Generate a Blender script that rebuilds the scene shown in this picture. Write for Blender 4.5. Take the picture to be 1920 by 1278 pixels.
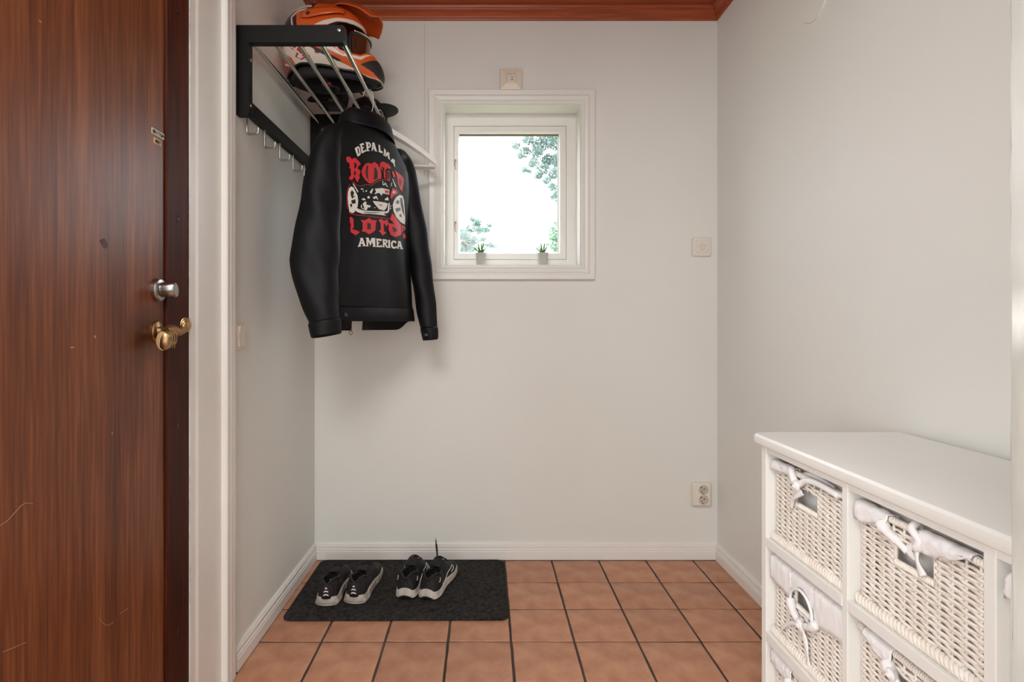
import bpy, bmesh, math, random
from mathutils import Vector, Matrix, noise as mnoise

# ------------------------------------------------------------------ scene reset
for o in list(bpy.data.objects):
    bpy.data.objects.remove(o, do_unlink=True)
SC = bpy.context.scene
COL = SC.collection
PI = math.pi
rnd = random.Random(7)

# ------------------------------------------------------------------ camera
F_PX, PPX, PPY, CAM_H = 1038.0, 908.0, 605.0, 1.0546
cam_d = bpy.data.cameras.new('camera')
cam_d.sensor_fit = 'HORIZONTAL'
cam_d.sensor_width = 36.0
cam_d.lens = 36.0 * F_PX / 1920.0
cam_d.shift_x = (960.0 - PPX) / 1920.0
cam_d.shift_y = (PPY - 639.0) / 1920.0
cam_d.clip_start = 0.02
cam_d.clip_end = 300
cam = bpy.data.objects.new('camera', cam_d)
COL.objects.link(cam)
cam.location = (0, 0, CAM_H)
cam.rotation_euler = (PI / 2, 0, 0)
SC.camera = cam

# ------------------------------------------------------------------ world: bright overcast sky
W = bpy.data.worlds.new('overcast_sky')
SC.world = W
W.use_nodes = True
bg = W.node_tree.nodes['Background']
bg.inputs[0].default_value = (0.93, 0.97, 1.0, 1)
bg.inputs[1].default_value = 7.0

# ------------------------------------------------------------------ large fill lights added in the unseen room behind the camera
def area(name, loc, target, sx, sy, power, col):
    d = bpy.data.lights.new(name, 'AREA')
    d.shape = 'RECTANGLE'; d.size = sx; d.size_y = sy; d.energy = power; d.color = col
    o = bpy.data.objects.new(name, d); COL.objects.link(o)
    o.location = loc
    o.rotation_euler = (Vector(target) - Vector(loc)).to_track_quat('-Z', 'Y').to_euler()
    return o
area('rear_fill', (-0.3, -2.7, 1.4), (0.1, 2.4, 1.1), 3.2, 1.9, 54, (1.0, 0.975, 0.965))  # added soft frontal fill, no window is built behind it
area('side_fill', (-2.25, -0.9, 1.35), (1.0, 1.2, 0.95), 1.8, 1.6, 92, (0.995, 0.985, 0.98))  # added fill from the left, brightens the right wall near the chest

area('overhead_fill', (-0.25, -0.55, 2.5), (0.1, 0.2, 0.0), 0.9, 0.9, 48, (1.0, 0.98, 0.965))  # added fill from above for the chest top, no lamp fixture here

vs = SC.view_settings
SC.display_settings.display_device = 'sRGB'
vs.view_transform = 'Standard'
vs.look = 'None'
vs.exposure = -0.07
vs.gamma = 1.0
vs.use_curve_mapping = False

# ------------------------------------------------------------------ mesh helpers
class MB:
    """collects verts / faces (with material slots) of one mesh"""
    def __init__(s):
        s.v = []; s.f = []; s.m = []
    def add(s, vs_, fs_, mi=0):
        b = len(s.v)
        s.v += [tuple(p) for p in vs_]
        for f in fs_:
            s.f.append(tuple(b + i for i in f)); s.m.append(mi)
        return b
    def box(s, x0, x1, y0, y1, z0, z1, mi=0):
        s.add([(x0,y0,z0),(x1,y0,z0),(x1,y1,z0),(x0,y1,z0),(x0,y0,z1),(x1,y0,z1),(x1,y1,z1),(x0,y1,z1)],
              [(0,3,2,1),(4,5,6,7),(0,1,5,4),(1,2,6,5),(2,3,7,6),(3,0,4,7)], mi)
    def bbox(s, x0, x1, y0, y1, z0, z1, b=0.003, mi=0):
        """box with chamfered edges"""
        bm = bmesh.new()
        bmesh.ops.create_cube(bm, size=1)
        for v in bm.verts:
            v.co = Vector(((x0+x1)/2 + v.co.x*(x1-x0), (y0+y1)/2 + v.co.y*(y1-y0), (z0+z1)/2 + v.co.z*(z1-z0)))
        bmesh.ops.bevel(bm, geom=list(bm.edges), offset=b, segments=2, profile=0.5, affect='EDGES')
        s.bm(bm, mi)
    def bm(s, bm, mi=0):
        bm.verts.index_update()
        s.add([v.co for v in bm.verts], [[v.index for v in f.verts] for f in bm.faces], mi)
        bm.free()
    def rings(s, rs, closed=True, cap=True, mi=0, mis=None):
        """loft through rings of equal length"""
        n = len(rs[0]); b = len(s.v)
        for r in rs: s.v += [tuple(p) for p in r]
        k = n if closed else n - 1
        for i in range(len(rs) - 1):
            for j in range(k):
                a = b + i*n + j; c = b + i*n + (j+1) % n
                s.f.append((a, c, c + n, a + n)); s.m.append(mis(i, j) if mis else mi)
        if cap and closed:
            s.f.append(tuple(b + j for j in reversed(range(n)))); s.m.append(mi)
            e = b + (len(rs)-1)*n
            s.f.append(tuple(e + j for j in range(n))); s.m.append(mi)
    def tube(s, path, r, n=8, cap=True, mi=0, closed=False, flat=1.0, up=None):
        """tube along a path, r a number or list; parallel-transport frame"""
        P = [Vector(p) for p in path]; m = len(P)
        R = r if isinstance(r, (list, tuple)) else [r]*m
        T = []
        for i in range(m):
            if closed: t = P[(i+1) % m] - P[(i-1) % m]
            else: t = P[min(i+1, m-1)] - P[max(i-1, 0)]
            T.append(t.normalized() if t.length > 1e-9 else Vector((0,0,1)))
        if up is None:
            up = Vector((0,0,1)) if abs(T[0].z) < 0.9 else Vector((1,0,0))
        N = (Vector(up) - T[0]*T[0].dot(Vector(up))).normalized()
        rs = []
        for i in range(m):
            N = (N - T[i]*T[i].dot(N))
            N = N.normalized() if N.length > 1e-6 else T[i].orthogonal().normalized()
            B = T[i].cross(N)
            rs.append([P[i] + (N*math.cos(2*PI*k/n)*flat + B*math.sin(2*PI*k/n))*R[i] for k in range(n)])
        if closed:
            rs.append(rs[0]); s.rings(rs, True, False, mi)
        else:
            s.rings(rs, True, cap, mi)
    def lathe(s, prof, n=32, origin=(0,0,0), axis='Z', cap=True, mi=0):
        o = Vector(origin); rs = []
        for (r, h) in prof:
            ring = []
            for k in range(n):
                a = 2*PI*k/n; c, d = r*math.cos(a), r*math.sin(a)
                if axis == 'Z': p = Vector((c, d, h))
                elif axis == 'X': p = Vector((h, c, d))
                else: p = Vector((d, h, c))
                ring.append(o + p)
            rs.append(ring)
        s.rings(rs, True, cap, mi)
    def prism(s, poly, fn, mi=0):
        """poly 2-D, fn(p, side) -> 3-D for side 0 and 1"""
        n = len(poly)
        s.add([fn(p, 0) for p in poly] + [fn(p, 1) for p in poly],
              [tuple(range(n))[::-1], tuple(range(n, 2*n))] + [(i, (i+1) % n, n + (i+1) % n, n + i) for i in range(n)], mi)
    def mesh(s, name, mats, smooth=False, fix=True):
        me = bpy.data.meshes.new(name)
        me.from_pydata(s.v, [], s.f)
        for m in (mats if isinstance(mats, (list, tuple)) else [mats]): me.materials.append(m)
        me.polygons.foreach_set('material_index', s.m)
        if fix:
            bm = bmesh.new(); bm.from_mesh(me)
            bmesh.ops.remove_doubles(bm, verts=bm.verts, dist=1e-6)
            bmesh.ops.recalc_face_normals(bm, faces=bm.faces)
            bm.to_mesh(me); bm.free()
        if smooth:
            me.polygons.foreach_set('use_smooth', [True]*len(me.polygons))
            if smooth != 'all':
                try: me.set_sharp_from_angle(angle=math.radians(40 if smooth is True else smooth))
                except Exception: pass
        me.update()
        return me

def link(name, me, parent=None, loc=None, rot=None):
    o = bpy.data.objects.new(name, me); COL.objects.link(o)
    if parent is not None: o.parent = parent
    if loc is not None: o.location = loc
    if rot is not None: o.rotation_euler = rot
    return o
def build(name, mb, mats, parent=None, smooth=False, loc=None, rot=None, fix=True):
    return link(name, mb.mesh(name, mats, smooth, fix), parent, loc, rot)
def tag(o, label, cat, group=None):
    o['label'] = label; o['category'] = cat
    if group: o['group'] = group
    return o
def thing(name, label, cat, loc=(0,0,0), rotz=0, group=None):
    o = bpy.data.objects.new(name, None); COL.objects.link(o)
    o.empty_display_size = 0.05
    o.location = loc; o.rotation_euler = (0, 0, rotz)
    return tag(o, label, cat, group)
def struct(o, label=None, cat=None):
    o['kind'] = 'structure'
    if label: o['label'] = label
    if cat: o['category'] = cat
    return o
def at(px, py, Y):
    """world point seen at pixel (px, py) at depth Y (used to measure positions from the photo)"""
    return Vector(((px - PPX)*Y/F_PX, Y, CAM_H - (py - PPY)*Y/F_PX))
def lerp(a, b, t): return a + (b - a)*t
def smooth01(t):
    t = max(0.0, min(1.0, t)); return t*t*(3 - 2*t)
def interp(tab, x):
    """smooth piecewise interpolation of [(x, v)...]"""
    if x <= tab[0][0]: return tab[0][1]
    for (x0, v0), (x1, v1) in zip(tab, tab[1:]):
        if x <= x1:
            t = (x - x0)/(x1 - x0); t = t*t*(3 - 2*t)
            return v0 + (v1 - v0)*t
    return tab[-1][1]
def linterp(tab, x):
    if x <= tab[0][0]: return tab[0][1]
    for (x0, v0), (x1, v1) in zip(tab, tab[1:]):
        if x <= x1: return v0 + (v1 - v0)*(x - x0)/(x1 - x0)
    return tab[-1][1]
def catmull(pts, n=8, closed=False):
    P = [Vector(p) for p in pts]; out = []; m = len(P)
    segs = m if closed else m - 1
    for i in range(segs):
        if closed: p0, p1, p2, p3 = P[(i-1) % m], P[i], P[(i+1) % m], P[(i+2) % m]
        else: p0, p1, p2, p3 = P[max(i-1, 0)], P[i], P[i+1], P[min(i+2, m-1)]
        for k in range(n):
            t = k/n
            out.append(0.5*((2*p1) + (p2-p0)*t + (2*p0-5*p1+4*p2-p3)*t*t + (3*p1-p0-3*p2+p3)*t**3))
    if not closed: out.append(P[-1])
    return out

# ------------------------------------------------------------------ materials
def srgb(r, g, b):
    f = lambda c: (c/255/12.92) if c/255 <= 0.04045 else ((c/255 + 0.055)/1.055)**2.4
    return (f(r), f(g), f(b), 1)
def scale_c(c, k): return (min(c[0]*k, 1), min(c[1]*k, 1), min(c[2]*k, 1), 1)
def mat(name, col, rough=0.5, metal=0.0, var=0.0, vscale=20.0, bump=0.0, bscale=200.0, stretch=(1,1,1),
        spec=0.5, sheen=0.0, coat=0.0, col2=None, rand=0.0, trans=0.0):
    """principled material with noise colour variation, noise bump and per-object random tone"""
    m = bpy.data.materials.new(name); m.use_nodes = True
    nt = m.node_tree; N = nt.nodes; L = nt.links
    p = N['Principled BSDF']
    p.inputs['Base Color'].default_value = col
    p.inputs['Roughness'].default_value = rough
    p.inputs['Metallic'].default_value = metal
    p.inputs['Specular IOR Level'].default_value = spec
    if sheen: p.inputs['Sheen Weight'].default_value = sheen
    if coat: p.inputs['Coat Weight'].default_value = coat; p.inputs['Coat Roughness'].default_value = 0.1
    if trans: p.inputs['Transmission Weight'].default_value = trans
    tc = N.new('ShaderNodeTexCoord'); mp = N.new('ShaderNodeMapping')
    mp.inputs['Scale'].default_value = stretch
    L.new(tc.outputs['Object'], mp.inputs['Vector'])
    src = None
    if var or col2:
        nz = N.new('ShaderNodeTexNoise'); nz.inputs['Scale'].default_value = vscale; nz.inputs['Detail'].default_value = 6
        L.new(mp.outputs[0], nz.inputs['Vector'])
        rp = N.new('ShaderNodeValToRGB')
        rp.color_ramp.elements[0].position = 0.3; rp.color_ramp.elements[1].position = 0.7
        rp.color_ramp.elements[0].color = col2 if col2 else scale_c(col, 1 - var)
        rp.color_ramp.elements[1].color = col if col2 else scale_c(col, 1 + var)
        L.new(nz.outputs[0], rp.inputs[0]); src = rp.outputs[0]
    if rand:
        oi = N.new('ShaderNodeObjectInfo'); hs = N.new('ShaderNodeHueSaturation')
        mr = N.new('ShaderNodeMapRange'); mr.inputs[3].default_value = 1 - rand; mr.inputs[4].default_value = 1 + rand
        L.new(oi.outputs['Random'], mr.inputs[0]); L.new(mr.outputs[0], hs.inputs['Value'])
        if src: L.new(src, hs.inputs['Color'])
        else: hs.inputs['Color'].default_value = col
        src = hs.outputs[0]
    if src: L.new(src, p.inputs['Base Color'])
    if bump:
        nb = N.new('ShaderNodeTexNoise'); nb.inputs['Scale'].default_value = bscale; nb.inputs['Detail'].default_value = 4
        L.new(mp.outputs[0], nb.inputs['Vector'])
        bp = N.new('ShaderNodeBump'); bp.inputs['Strength'].default_value = bump; bp.inputs['Distance'].default_value = 0.002
        L.new(nb.outputs[0], bp.inputs['Height']); L.new(bp.outputs[0], p.inputs['Normal'])
    return m
def wood(name, dark, mid, light, rough=0.35, axis='Z', scale=1.0, coat=0.0, rand=0.0, knots=False, spec=0.5):
    """wood with long grain along axis"""
    m = bpy.data.materials.new(name); m.use_nodes = True
    nt = m.node_tree; N = nt.nodes; L = nt.links; p = N['Principled BSDF']
    p.inputs['Roughness'].default_value = rough; p.inputs['Specular IOR Level'].default_value = spec
    if coat: p.inputs['Coat Weight'].default_value = coat; p.inputs['Coat Roughness'].default_value = 0.25
    tc = N.new('ShaderNodeTexCoord'); mp = N.new('ShaderNodeMapping')
    k = 0.035
    mp.inputs['Scale'].default_value = {'X': (k,1,1), 'Y': (1,k,1), 'Z': (1,1,k)}[axis]
    L.new(tc.outputs['Object'], mp.inputs['Vector'])
    n1 = N.new('ShaderNodeTexNoise'); n1.inputs['Scale'].default_value = 14*scale; n1.inputs['Detail'].default_value = 5; n1.inputs['Distortion'].default_value = 0.6
    n2 = N.new('ShaderNodeTexNoise'); n2.inputs['Scale'].default_value = 170*scale; n2.inputs['Detail'].default_value = 3
    L.new(mp.outputs[0], n1.inputs['Vector']); L.new(mp.outputs[0], n2.inputs['Vector'])
    mx = N.new('ShaderNodeMix'); mx.data_type = 'FLOAT'; mx.inputs[0].default_value = 0.45
    L.new(n1.outputs[0], mx.inputs[2]); L.new(n2.outputs[0], mx.inputs[3])
    rp = N.new('ShaderNodeValToRGB'); e = rp.color_ramp.elements
    e[0].position = 0.33; e[0].color = dark; e[1].position = 0.68; e[1].color = light
    x = e.new(0.5); x.color = mid
    L.new(mx.outputs[0], rp.inputs[0]); src = rp.outputs[0]
    if knots:
        vo = N.new('ShaderNodeTexVoronoi'); vo.inputs['Scale'].default_value = 3.2
        mk = N.new('ShaderNodeMapping'); mk.inputs['Scale'].default_value = (0.9, 2.2, 2.2)
        L.new(tc.outputs['Object'], mk.inputs['Vector']); L.new(mk.outputs[0], vo.inputs['Vector'])
        kr = N.new('ShaderNodeValToRGB'); kr.color_ramp.elements[0].position = 0.03; kr.color_ramp.elements[0].color = (0.12,0.08,0.06,1)
        kr.color_ramp.elements[1].position = 0.12; kr.color_ramp.elements[1].color = (1,1,1,1)
        L.new(vo.outputs['Distance'], kr.inputs[0])
        ml = N.new('ShaderNodeMix'); ml.data_type = 'RGBA'; ml.blend_type = 'MULTIPLY'; ml.inputs[0].default_value = 1
        L.new(src, ml.inputs[6]); L.new(kr.outputs[0], ml.inputs[7]); src = ml.outputs[2]
    if rand:
        oi = N.new('ShaderNodeObjectInfo'); hs = N.new('ShaderNodeHueSaturation')
        mr = N.new('ShaderNodeMapRange'); mr.inputs[3].default_value = 1 - rand; mr.inputs[4].default_value = 1 + rand
        L.new(oi.outputs['Random'], mr.inputs[0]); L.new(mr.outputs[0], hs.inputs['Value']); L.new(src, hs.inputs['Color']); src = hs.outputs[0]
    L.new(src, p.inputs['Base Color'])
    bp = N.new('ShaderNodeBump'); bp.inputs['Strength'].default_value = 0.12; bp.inputs['Distance'].default_value = 0.001
    L.new(n2.outputs[0], bp.inputs['Height']); L.new(bp.outputs[0], p.inputs['Normal'])
    return m

M = {}
M['wall'] = mat('wall_paint', srgb(230, 230, 225), 0.6, var=0.012, vscale=3, bump=0.05, bscale=60)
M['trim'] = mat('white_trim_paint', srgb(236, 233, 228), 0.35, var=0.015, vscale=8)
M['winpaint'] = mat('window_paint', srgb(236, 235, 230), 0.35, var=0.01, vscale=10)
M['door'] = wood('door_veneer', srgb(78, 38, 19), srgb(116, 63, 35), srgb(150, 90, 54), 0.36, 'Z', coat=0.0, spec=0.36)
def grime(m, spots):
    """hand-grime patches in the finish: spots = [(centre, radii, strength)] in object space"""
    nt = m.node_tree; N = nt.nodes; L = nt.links; p = N['Principled BSDF']
    src = p.inputs['Base Color'].links[0].from_socket
    tc = N.new('ShaderNodeTexCoord')
    nz = N.new('ShaderNodeTexNoise'); nz.inputs['Scale'].default_value = 7; nz.inputs['Detail'].default_value = 5
    L.new(tc.outputs['Object'], nz.inputs['Vector'])
    for c, r, k in spots:
        mp = N.new('ShaderNodeMapping'); mp.vector_type = 'TEXTURE'
        mp.inputs['Location'].default_value = c; mp.inputs['Scale'].default_value = r
        L.new(tc.outputs['Object'], mp.inputs['Vector'])
        ln = N.new('ShaderNodeVectorMath'); ln.operation = 'LENGTH'; L.new(mp.outputs[0], ln.inputs[0])
        ad = N.new('ShaderNodeMath'); ad.operation = 'MULTIPLY_ADD'; L.new(nz.outputs[0], ad.inputs[0]); ad.inputs[1].default_value = 0.9; L.new(ln.outputs['Value'], ad.inputs[2])
        mr = N.new('ShaderNodeMapRange'); mr.interpolation_type = 'SMOOTHSTEP'
        mr.inputs[1].default_value = 0.5; mr.inputs[2].default_value = 1.5; mr.inputs[3].default_value = 1 - k; mr.inputs[4].default_value = 1.0
        L.new(ad.outputs[0], mr.inputs[0])
        mx = N.new('ShaderNodeMix'); mx.data_type = 'RGBA'; mx.blend_type = 'MULTIPLY'; mx.inputs[0].default_value = 1
        L.new(src, mx.inputs[6]); L.new(mr.outputs[0], mx.inputs[7]); src = mx.outputs[2]
    L.new(src, p.inputs['Base Color'])
# grime where hands reach: round the handle, along the closing edge
grime(M['door'], [((-0.767, 1.25, 1.03), (1, 0.10, 0.10), 0.55), ((-0.767, 1.335, 1.15), (1, 0.055, 0.50), 0.6), ((-0.767, 1.22, 0.90), (1, 0.05, 0.16), 0.3)])
M['frame'] = wood('door_frame_wood', srgb(44, 15, 7), srgb(68, 26, 11), srgb(98, 42, 19), 0.5, 'Z', spec=0.15)
M['ceil'] = wood('ceiling_pine', srgb(120, 48, 20), srgb(160, 72, 32), srgb(186, 92, 44), 0.4, 'X', rand=0.12, knots=True)
M['ceil_y'] = wood('ceiling_pine_long', srgb(120, 48, 20), srgb(160, 72, 32), srgb(186, 92, 44), 0.4, 'Y', knots=True)
M['tile'] = mat('terracotta_tile', srgb(202, 150, 118), 0.42, col2=srgb(172, 115, 86), vscale=13, bump=0.4, bscale=45, rand=0.09)
M['grout'] = mat('dark_grout', srgb(50, 44, 40), 0.9, col2=srgb(84, 74, 66), vscale=4, bump=0.3, bscale=150)
M['felt'] = mat('doormat_felt', srgb(60, 58, 57), 0.95, col2=srgb(24, 23, 23), vscale=75, bump=1.0, bscale=260, spec=0.2)
M['black'] = mat('black_lacquer', srgb(9, 9, 10), 0.5, spec=0.25)
M['chrome'] = mat('chrome', srgb(205, 203, 198), 0.16, metal=1.0)
M['steel'] = mat('brushed_steel', srgb(170, 168, 165), 0.3, metal=1.0)
M['brass'] = mat('aged_brass', srgb(170, 138, 98), 0.36, metal=1.0, var=0.2, vscale=60)
M['beige'] = mat('aged_plastic', srgb(228, 217, 201), 0.35)
M['cream'] = mat('cream_plastic', srgb(230, 224, 213), 0.35)
M['dark'] = mat('socket_hole', srgb(30, 24, 20), 0.6)
M['furn'] = mat('chest_paint', srgb(240, 240, 236), 0.3, var=0.01, vscale=6)
# ================================================================== the room
XL, XR, YB, ZC = -0.759, 1.043, 2.478, 2.405      # left / right wall, back wall, underside of the cornice
ZCE = 2.452                                       # boarded ceiling
WX0, WX1, WZ0, WZ1 = -0.184, 0.430, 1.310, 2.029  # window niche
YN = 0.42                                         # doorway the photo is taken through
WT = 0.14

# back wall with the window opening
b = MB()
ws = WT + 0.02
b.box(XL-WT, WX0, YB, YB+ws, -0.1, 2.6); b.box(WX1, XR+WT, YB, YB+ws, -0.1, 2.6)
b.box(WX0, WX1, YB, YB+ws, -0.1, WZ0); b.box(WX0, WX1, YB, YB+ws, WZ1, 2.6)
wall_back = struct(build('wall_back', b, M['wall']))
# left wall with the front-door opening
DY0, DY1, DZ = 0.50, 1.428, 2.09
b = MB()
b.box(XL-WT, XL, DY1, YB, -0.1, 2.6); b.box(XL-WT, XL, YN-0.1, DY0, -0.1, 2.6); b.box(XL-WT, XL, DY0, DY1, DZ, 2.6)
wall_left = struct(build('wall_left', b, M['wall']))
b = MB(); b.box(XR, XR+WT, YN-0.1, YB, -0.1, 2.6)
wall_right = struct(build('wall_right', b, M['wall']))
# partition with the doorway in front of the camera
OX0, OX1, OZ = -1.95, 0.425, 2.44
b = MB()
b.box(XL-WT-1.6, OX0, YN-0.1, YN, -0.1, 2.6); b.box(OX1, XR+WT+1.2, YN-0.1, YN, -0.1, 2.6); b.box(OX0, OX1, YN-0.1, YN, OZ, 2.6)
struct(build('wall_front', b, M['wall']))
# the adjoining room the camera stands in
b = MB()
b.box(-2.5, -2.4, -3.0, YN-0.1, -0.1, 2.6); b.box(2.3, 2.4, -3.0, YN-0.1, -0.1, 2.6); b.box(-2.5, 2.4, -3.1, -3.0, -0.1, 2.6)
struct(build('wall_rear', b, M['wall']))

# floor: grout bed with single tiles
b = MB(); b.box(-2.5, 2.4, -3.1, YB+0.02, -0.1, -0.003)
floor = struct(build('floor', b, M['grout']))
TP, TG = 0.2095, 0.0065
xs = [-0.7485 + TP*k for k in range(9)] + [XR]
ys = [2.4625 - TP*k for k in range(0, 14)]
tmesh = {}
def tile_mesh(w, d, var):
    key = (round(w, 4), round(d, 4), var)
    if key not in tmesh:
        r = random.Random(str(key)); bm = bmesh.new(); n = 4
        q = MB(); e = 0.004
        # slightly wavy outline, rounded arris
        out = []
        for (x0, y0, x1, y1) in ((-w/2,-d/2,w/2,-d/2),(w/2,-d/2,w/2,d/2),(w/2,d/2,-w/2,d/2),(-w/2,d/2,-w/2,-d/2)):
            for k in range(n):
                t = k/n; j = r.uniform(-0.0008, 0.0008)
                out.append((lerp(x0,x1,t)+j, lerp(y0,y1,t)+j))
        rs = []
        for ins, z in ((0, -0.006), (0, -0.0018), (0.0012, -0.0005), (e, 0.0)):
            rs.append([(x*(1-2*ins/w), y*(1-2*ins/d), z) for x, y in out])
        q.rings(rs); bm.free()
        tmesh[key] = q.mesh('tile', M['tile'], smooth=60)
    return tmesh[key]
for j in range(len(ys)-1):
    for i in range(len(xs)-1):
        w = xs[i+1]-xs[i]-0.0075; d = ys[j]-ys[j+1]-0.0062
        if w < 0.02: continue
        link('tile', tile_mesh(w, d, rnd.randrange(3)), floor, ((xs[i]+xs[i+1])/2, (ys[j]+ys[j+1])/2, rnd.uniform(-0.0008, 0.0002)),
             (rnd.uniform(-.002,.002), rnd.uniform(-.002,.002), rnd.uniform(-.003,.003)))

# baseboards: profile (out from wall, height)
bprof = [(0,0),(0.0150,0),(0.0150,0.036),(0.0128,0.0385),(0.0128,0.041),(0.0142,0.043),(0.0135,0.0465),(0.0105,0.048),(0.0105,0.051),(0.0118,0.053),(0.0112,0.062),(0.0080,0.064),(0.0080,0.066),(0.0088,0.068),(0.006,0.0715),(0,0.0715)]
def run(name, prof, f0, f1, m, parent=None):
    q = MB(); q.rings([[f0(p) for p in prof], [f1(p) for p in prof]]); return build(name, q, m, parent)
struct(run('baseboard_back', bprof, lambda p: (XL+p[0], YB-p[0], p[1]), lambda p: (XR-p[0], YB-p[0], p[1]), M['trim']))
struct(run('baseboard_left', bprof, lambda p: (XL+p[0], 1.672, p[1]), lambda p: (XL+p[0], YB-p[0], p[1]), M['trim']))
struct(run('baseboard_right', bprof, lambda p: (XR-p[0], YN, p[1]), lambda p: (XR-p[0], YB-p[0], p[1]), M['trim']))

# boarded pine ceiling and its cornice
b = MB(); b.box(XL-0.1, XR+0.1, YN, YB+0.05, ZCE+0.012, ZCE+0.05)
ceiling = struct(build('ceiling', b, M['ceil']))
pw = 0.088
q = MB()
q.rings([[(x, y, z) for y, z in ((-pw/2+0.001, 0.012), (-pw/2+0.001, 0.005), (-pw/2+0.007, 0), (pw/2-0.003, 0), (pw/2-0.001, 0.004), (pw/2-0.001, 0.012))] for x in (XL+0.002, XR-0.002)])
pm = q.mesh('board', M['ceil'])
y = YB - 0.02 - pw/2
while y > YN + 0.05:
    link('board', pm, ceiling, (0, y, ZCE)); y -= pw
b = MB(); b.box(-2.5, 2.4, -3.1, YB+WT, 2.6, 2.7)
struct(build('ceiling', b, M['wall']))
cp = [(0,0),(0.006,0),(0.009,0.007),(0.013,0.009),(0.014,0.013),(0.024,0.026),(0.036,0.032),(0.037,0.036),(0.041,0.038),(0.044,0.047),(0,0.047)]
def cz(p): return ZC + p[1]
struct(run('trim_1', cp, lambda p: (XL+p[0], YB-p[0], cz(p)), lambda p: (XR-p[0], YB-p[0], cz(p)), M['ceil']))
struct(run('trim_2', cp, lambda p: (XR-p[0], YN, cz(p)), lambda p: (XR-p[0], YB-p[0], cz(p)), M['ceil_y']))
struct(run('trim_3', cp, lambda p: (XL+p[0], YN, cz(p)), lambda p: (XL+p[0], YB-p[0], cz(p)), M['ceil_y']))

# ------------------------------------------------------------------ window
def rect_frame(mb, x0, x1, z0, z1, prof, mi=0):
    """mitred rectangular frame; prof = [(outward, y)] closed polygon"""
    cs = [(x0,z0,-1,-1),(x1,z0,1,-1),(x1,z1,1,1),(x0,z1,-1,1)]
    rs = [[(x+sx*d, yy, z+sz*d) for d, yy in prof] for x, z, sx, sz in cs]
    rs.append(rs[0]); mb.rings(rs, True, False, mi)
window = bpy.data.objects.new('window_1', None); COL.objects.link(window); struct(window)
window.location = (0,0,0)
# casing on the wall
b = MB(); y = YB
rect_frame(b, WX0, WX1, WZ0, WZ1, [(0,y),(0,y-0.010),(0.003,y-0.013),(0.010,y-0.013),(0.013,y-0.009),(0.016,y-0.009),(0.018,y-0.014),(0.030,y-0.017),(0.033,y-0.013),(0.036,y-0.013),(0.039,y-0.020),(0.060,y-0.021),(0.063,y-0.018),(0.063,y)])
build('casing', b, M['winpaint'], window)
# niche lining
YF = YB + 0.098                                   # face of the fixed frame
b = MB(); rect_frame(b, WX0+0.004, WX1-0.004, WZ0+0.004, WZ1-0.004, [(0,YB-0.008),(0.0035,YB-0.008),(0.0035,YF+0.06),(0,YF+0.06)])
build('niche_lining', b, M['winpaint'], window)
# fixed frame
def X(px, Y): return (px-PPX)*Y/F_PX
def Z(py, Y): return CAM_H-(py-PPY)*Y/F_PX
fx0, fx1, fz0, fz1 = X(850.5,YF), X(1062,YF), Z(487,YF), Z(236,YF)
b = MB()
def ring_between(mb, a, c, y0, y1):
    """frame whose hole is a=(x0,x1,z0,z1) and outside c"""
    mb.box(c[0],a[0],y0,y1,c[2],c[3]); mb.box(a[1],c[1],y0,y1,c[2],c[3]); mb.box(a[0],a[1],y0,y1,c[2],a[2]); mb.box(a[0],a[1],y0,y1,a[3],c[3])
ring_between(b, (fx0,fx1,fz0,fz1), (WX0+0.004,WX1-0.004,WZ0+0.004,WZ1-0.004), YF, YF+0.06)
build('frame', b, M['winpaint'], window)
gx0, gx1, gz0, gz1 = X(861.5,YF), X(1047.5,YF), Z(472.5,YF), Z(250.5,YF)
sash = bpy.data.objects.new('sash', None)
b = MB()
yy = YF - 0.004
fr = [(0.0, yy+0.012),(0.003,yy+0.004),(0.006,yy),(0.022,yy),(0.0255,yy+0.004),(0.0255,yy+0.045),(0.0,yy+0.045)]
# sash members: separate widths on the four sides
m_l, m_r, m_b, m_t = gx0-fx0-0.0015, fx1-gx1-0.0015, gz0-fz0-0.0015, fz1-gz1-0.0015
cs = [(gx0,gz0,-m_l,-m_b),(gx1,gz0,m_r,-m_b),(gx1,gz1,m_r,m_t),(gx0,gz1,-m_l,m_t)]
rs = [[(x+dx*d/0.0255, y_, z+dz*d/0.0255) for d, y_ in fr] for x,z,dx,dz in cs]; rs.append(rs[0])
b.rings(rs, True, False)
sash = build('sash', b, M['winpaint'], window)
b = MB(); b.box(gx0-0.002, gx1+0.002, yy+0.024, yy+0.028, gz0-0.002, gz1+0.002)
mg = bpy.data.materials.new('window_glass'); mg.use_nodes = True
nt = mg.node_tree; p = nt.nodes['Principled BSDF']
tr = nt.nodes.new('ShaderNodeBsdfTransparent'); gl = nt.nodes.new('ShaderNodeBsdfGlossy'); gl.inputs['Roughness'].default_value = 0.02
mx = nt.nodes.new('ShaderNodeMixShader'); mx.inputs[0].default_value = 0.06
nt.links.new(tr.outputs[0], mx.inputs[1]); nt.links.new(gl.outputs[0], mx.inputs[2]); nt.links.new(mx.outputs[0], nt.nodes['Material Output'].inputs[0])
build('pane', b, mg, window)
M['seal'] = mat('glazing_seal', srgb(120, 108, 92), 0.6)
b = MB(); b.box(gx0, gx1, yy+0.0125, yy+0.0235, gz1-0.007, gz1+0.001); b.box(gx1-0.002, gx1, yy+0.0125, yy+0.0235, gz0, gz1)
build('glazing_seal', b, M['seal'], window)
M['latch'] = mat('old_latch_metal', srgb(150, 138, 124), 0.35, metal=0.8)
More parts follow.
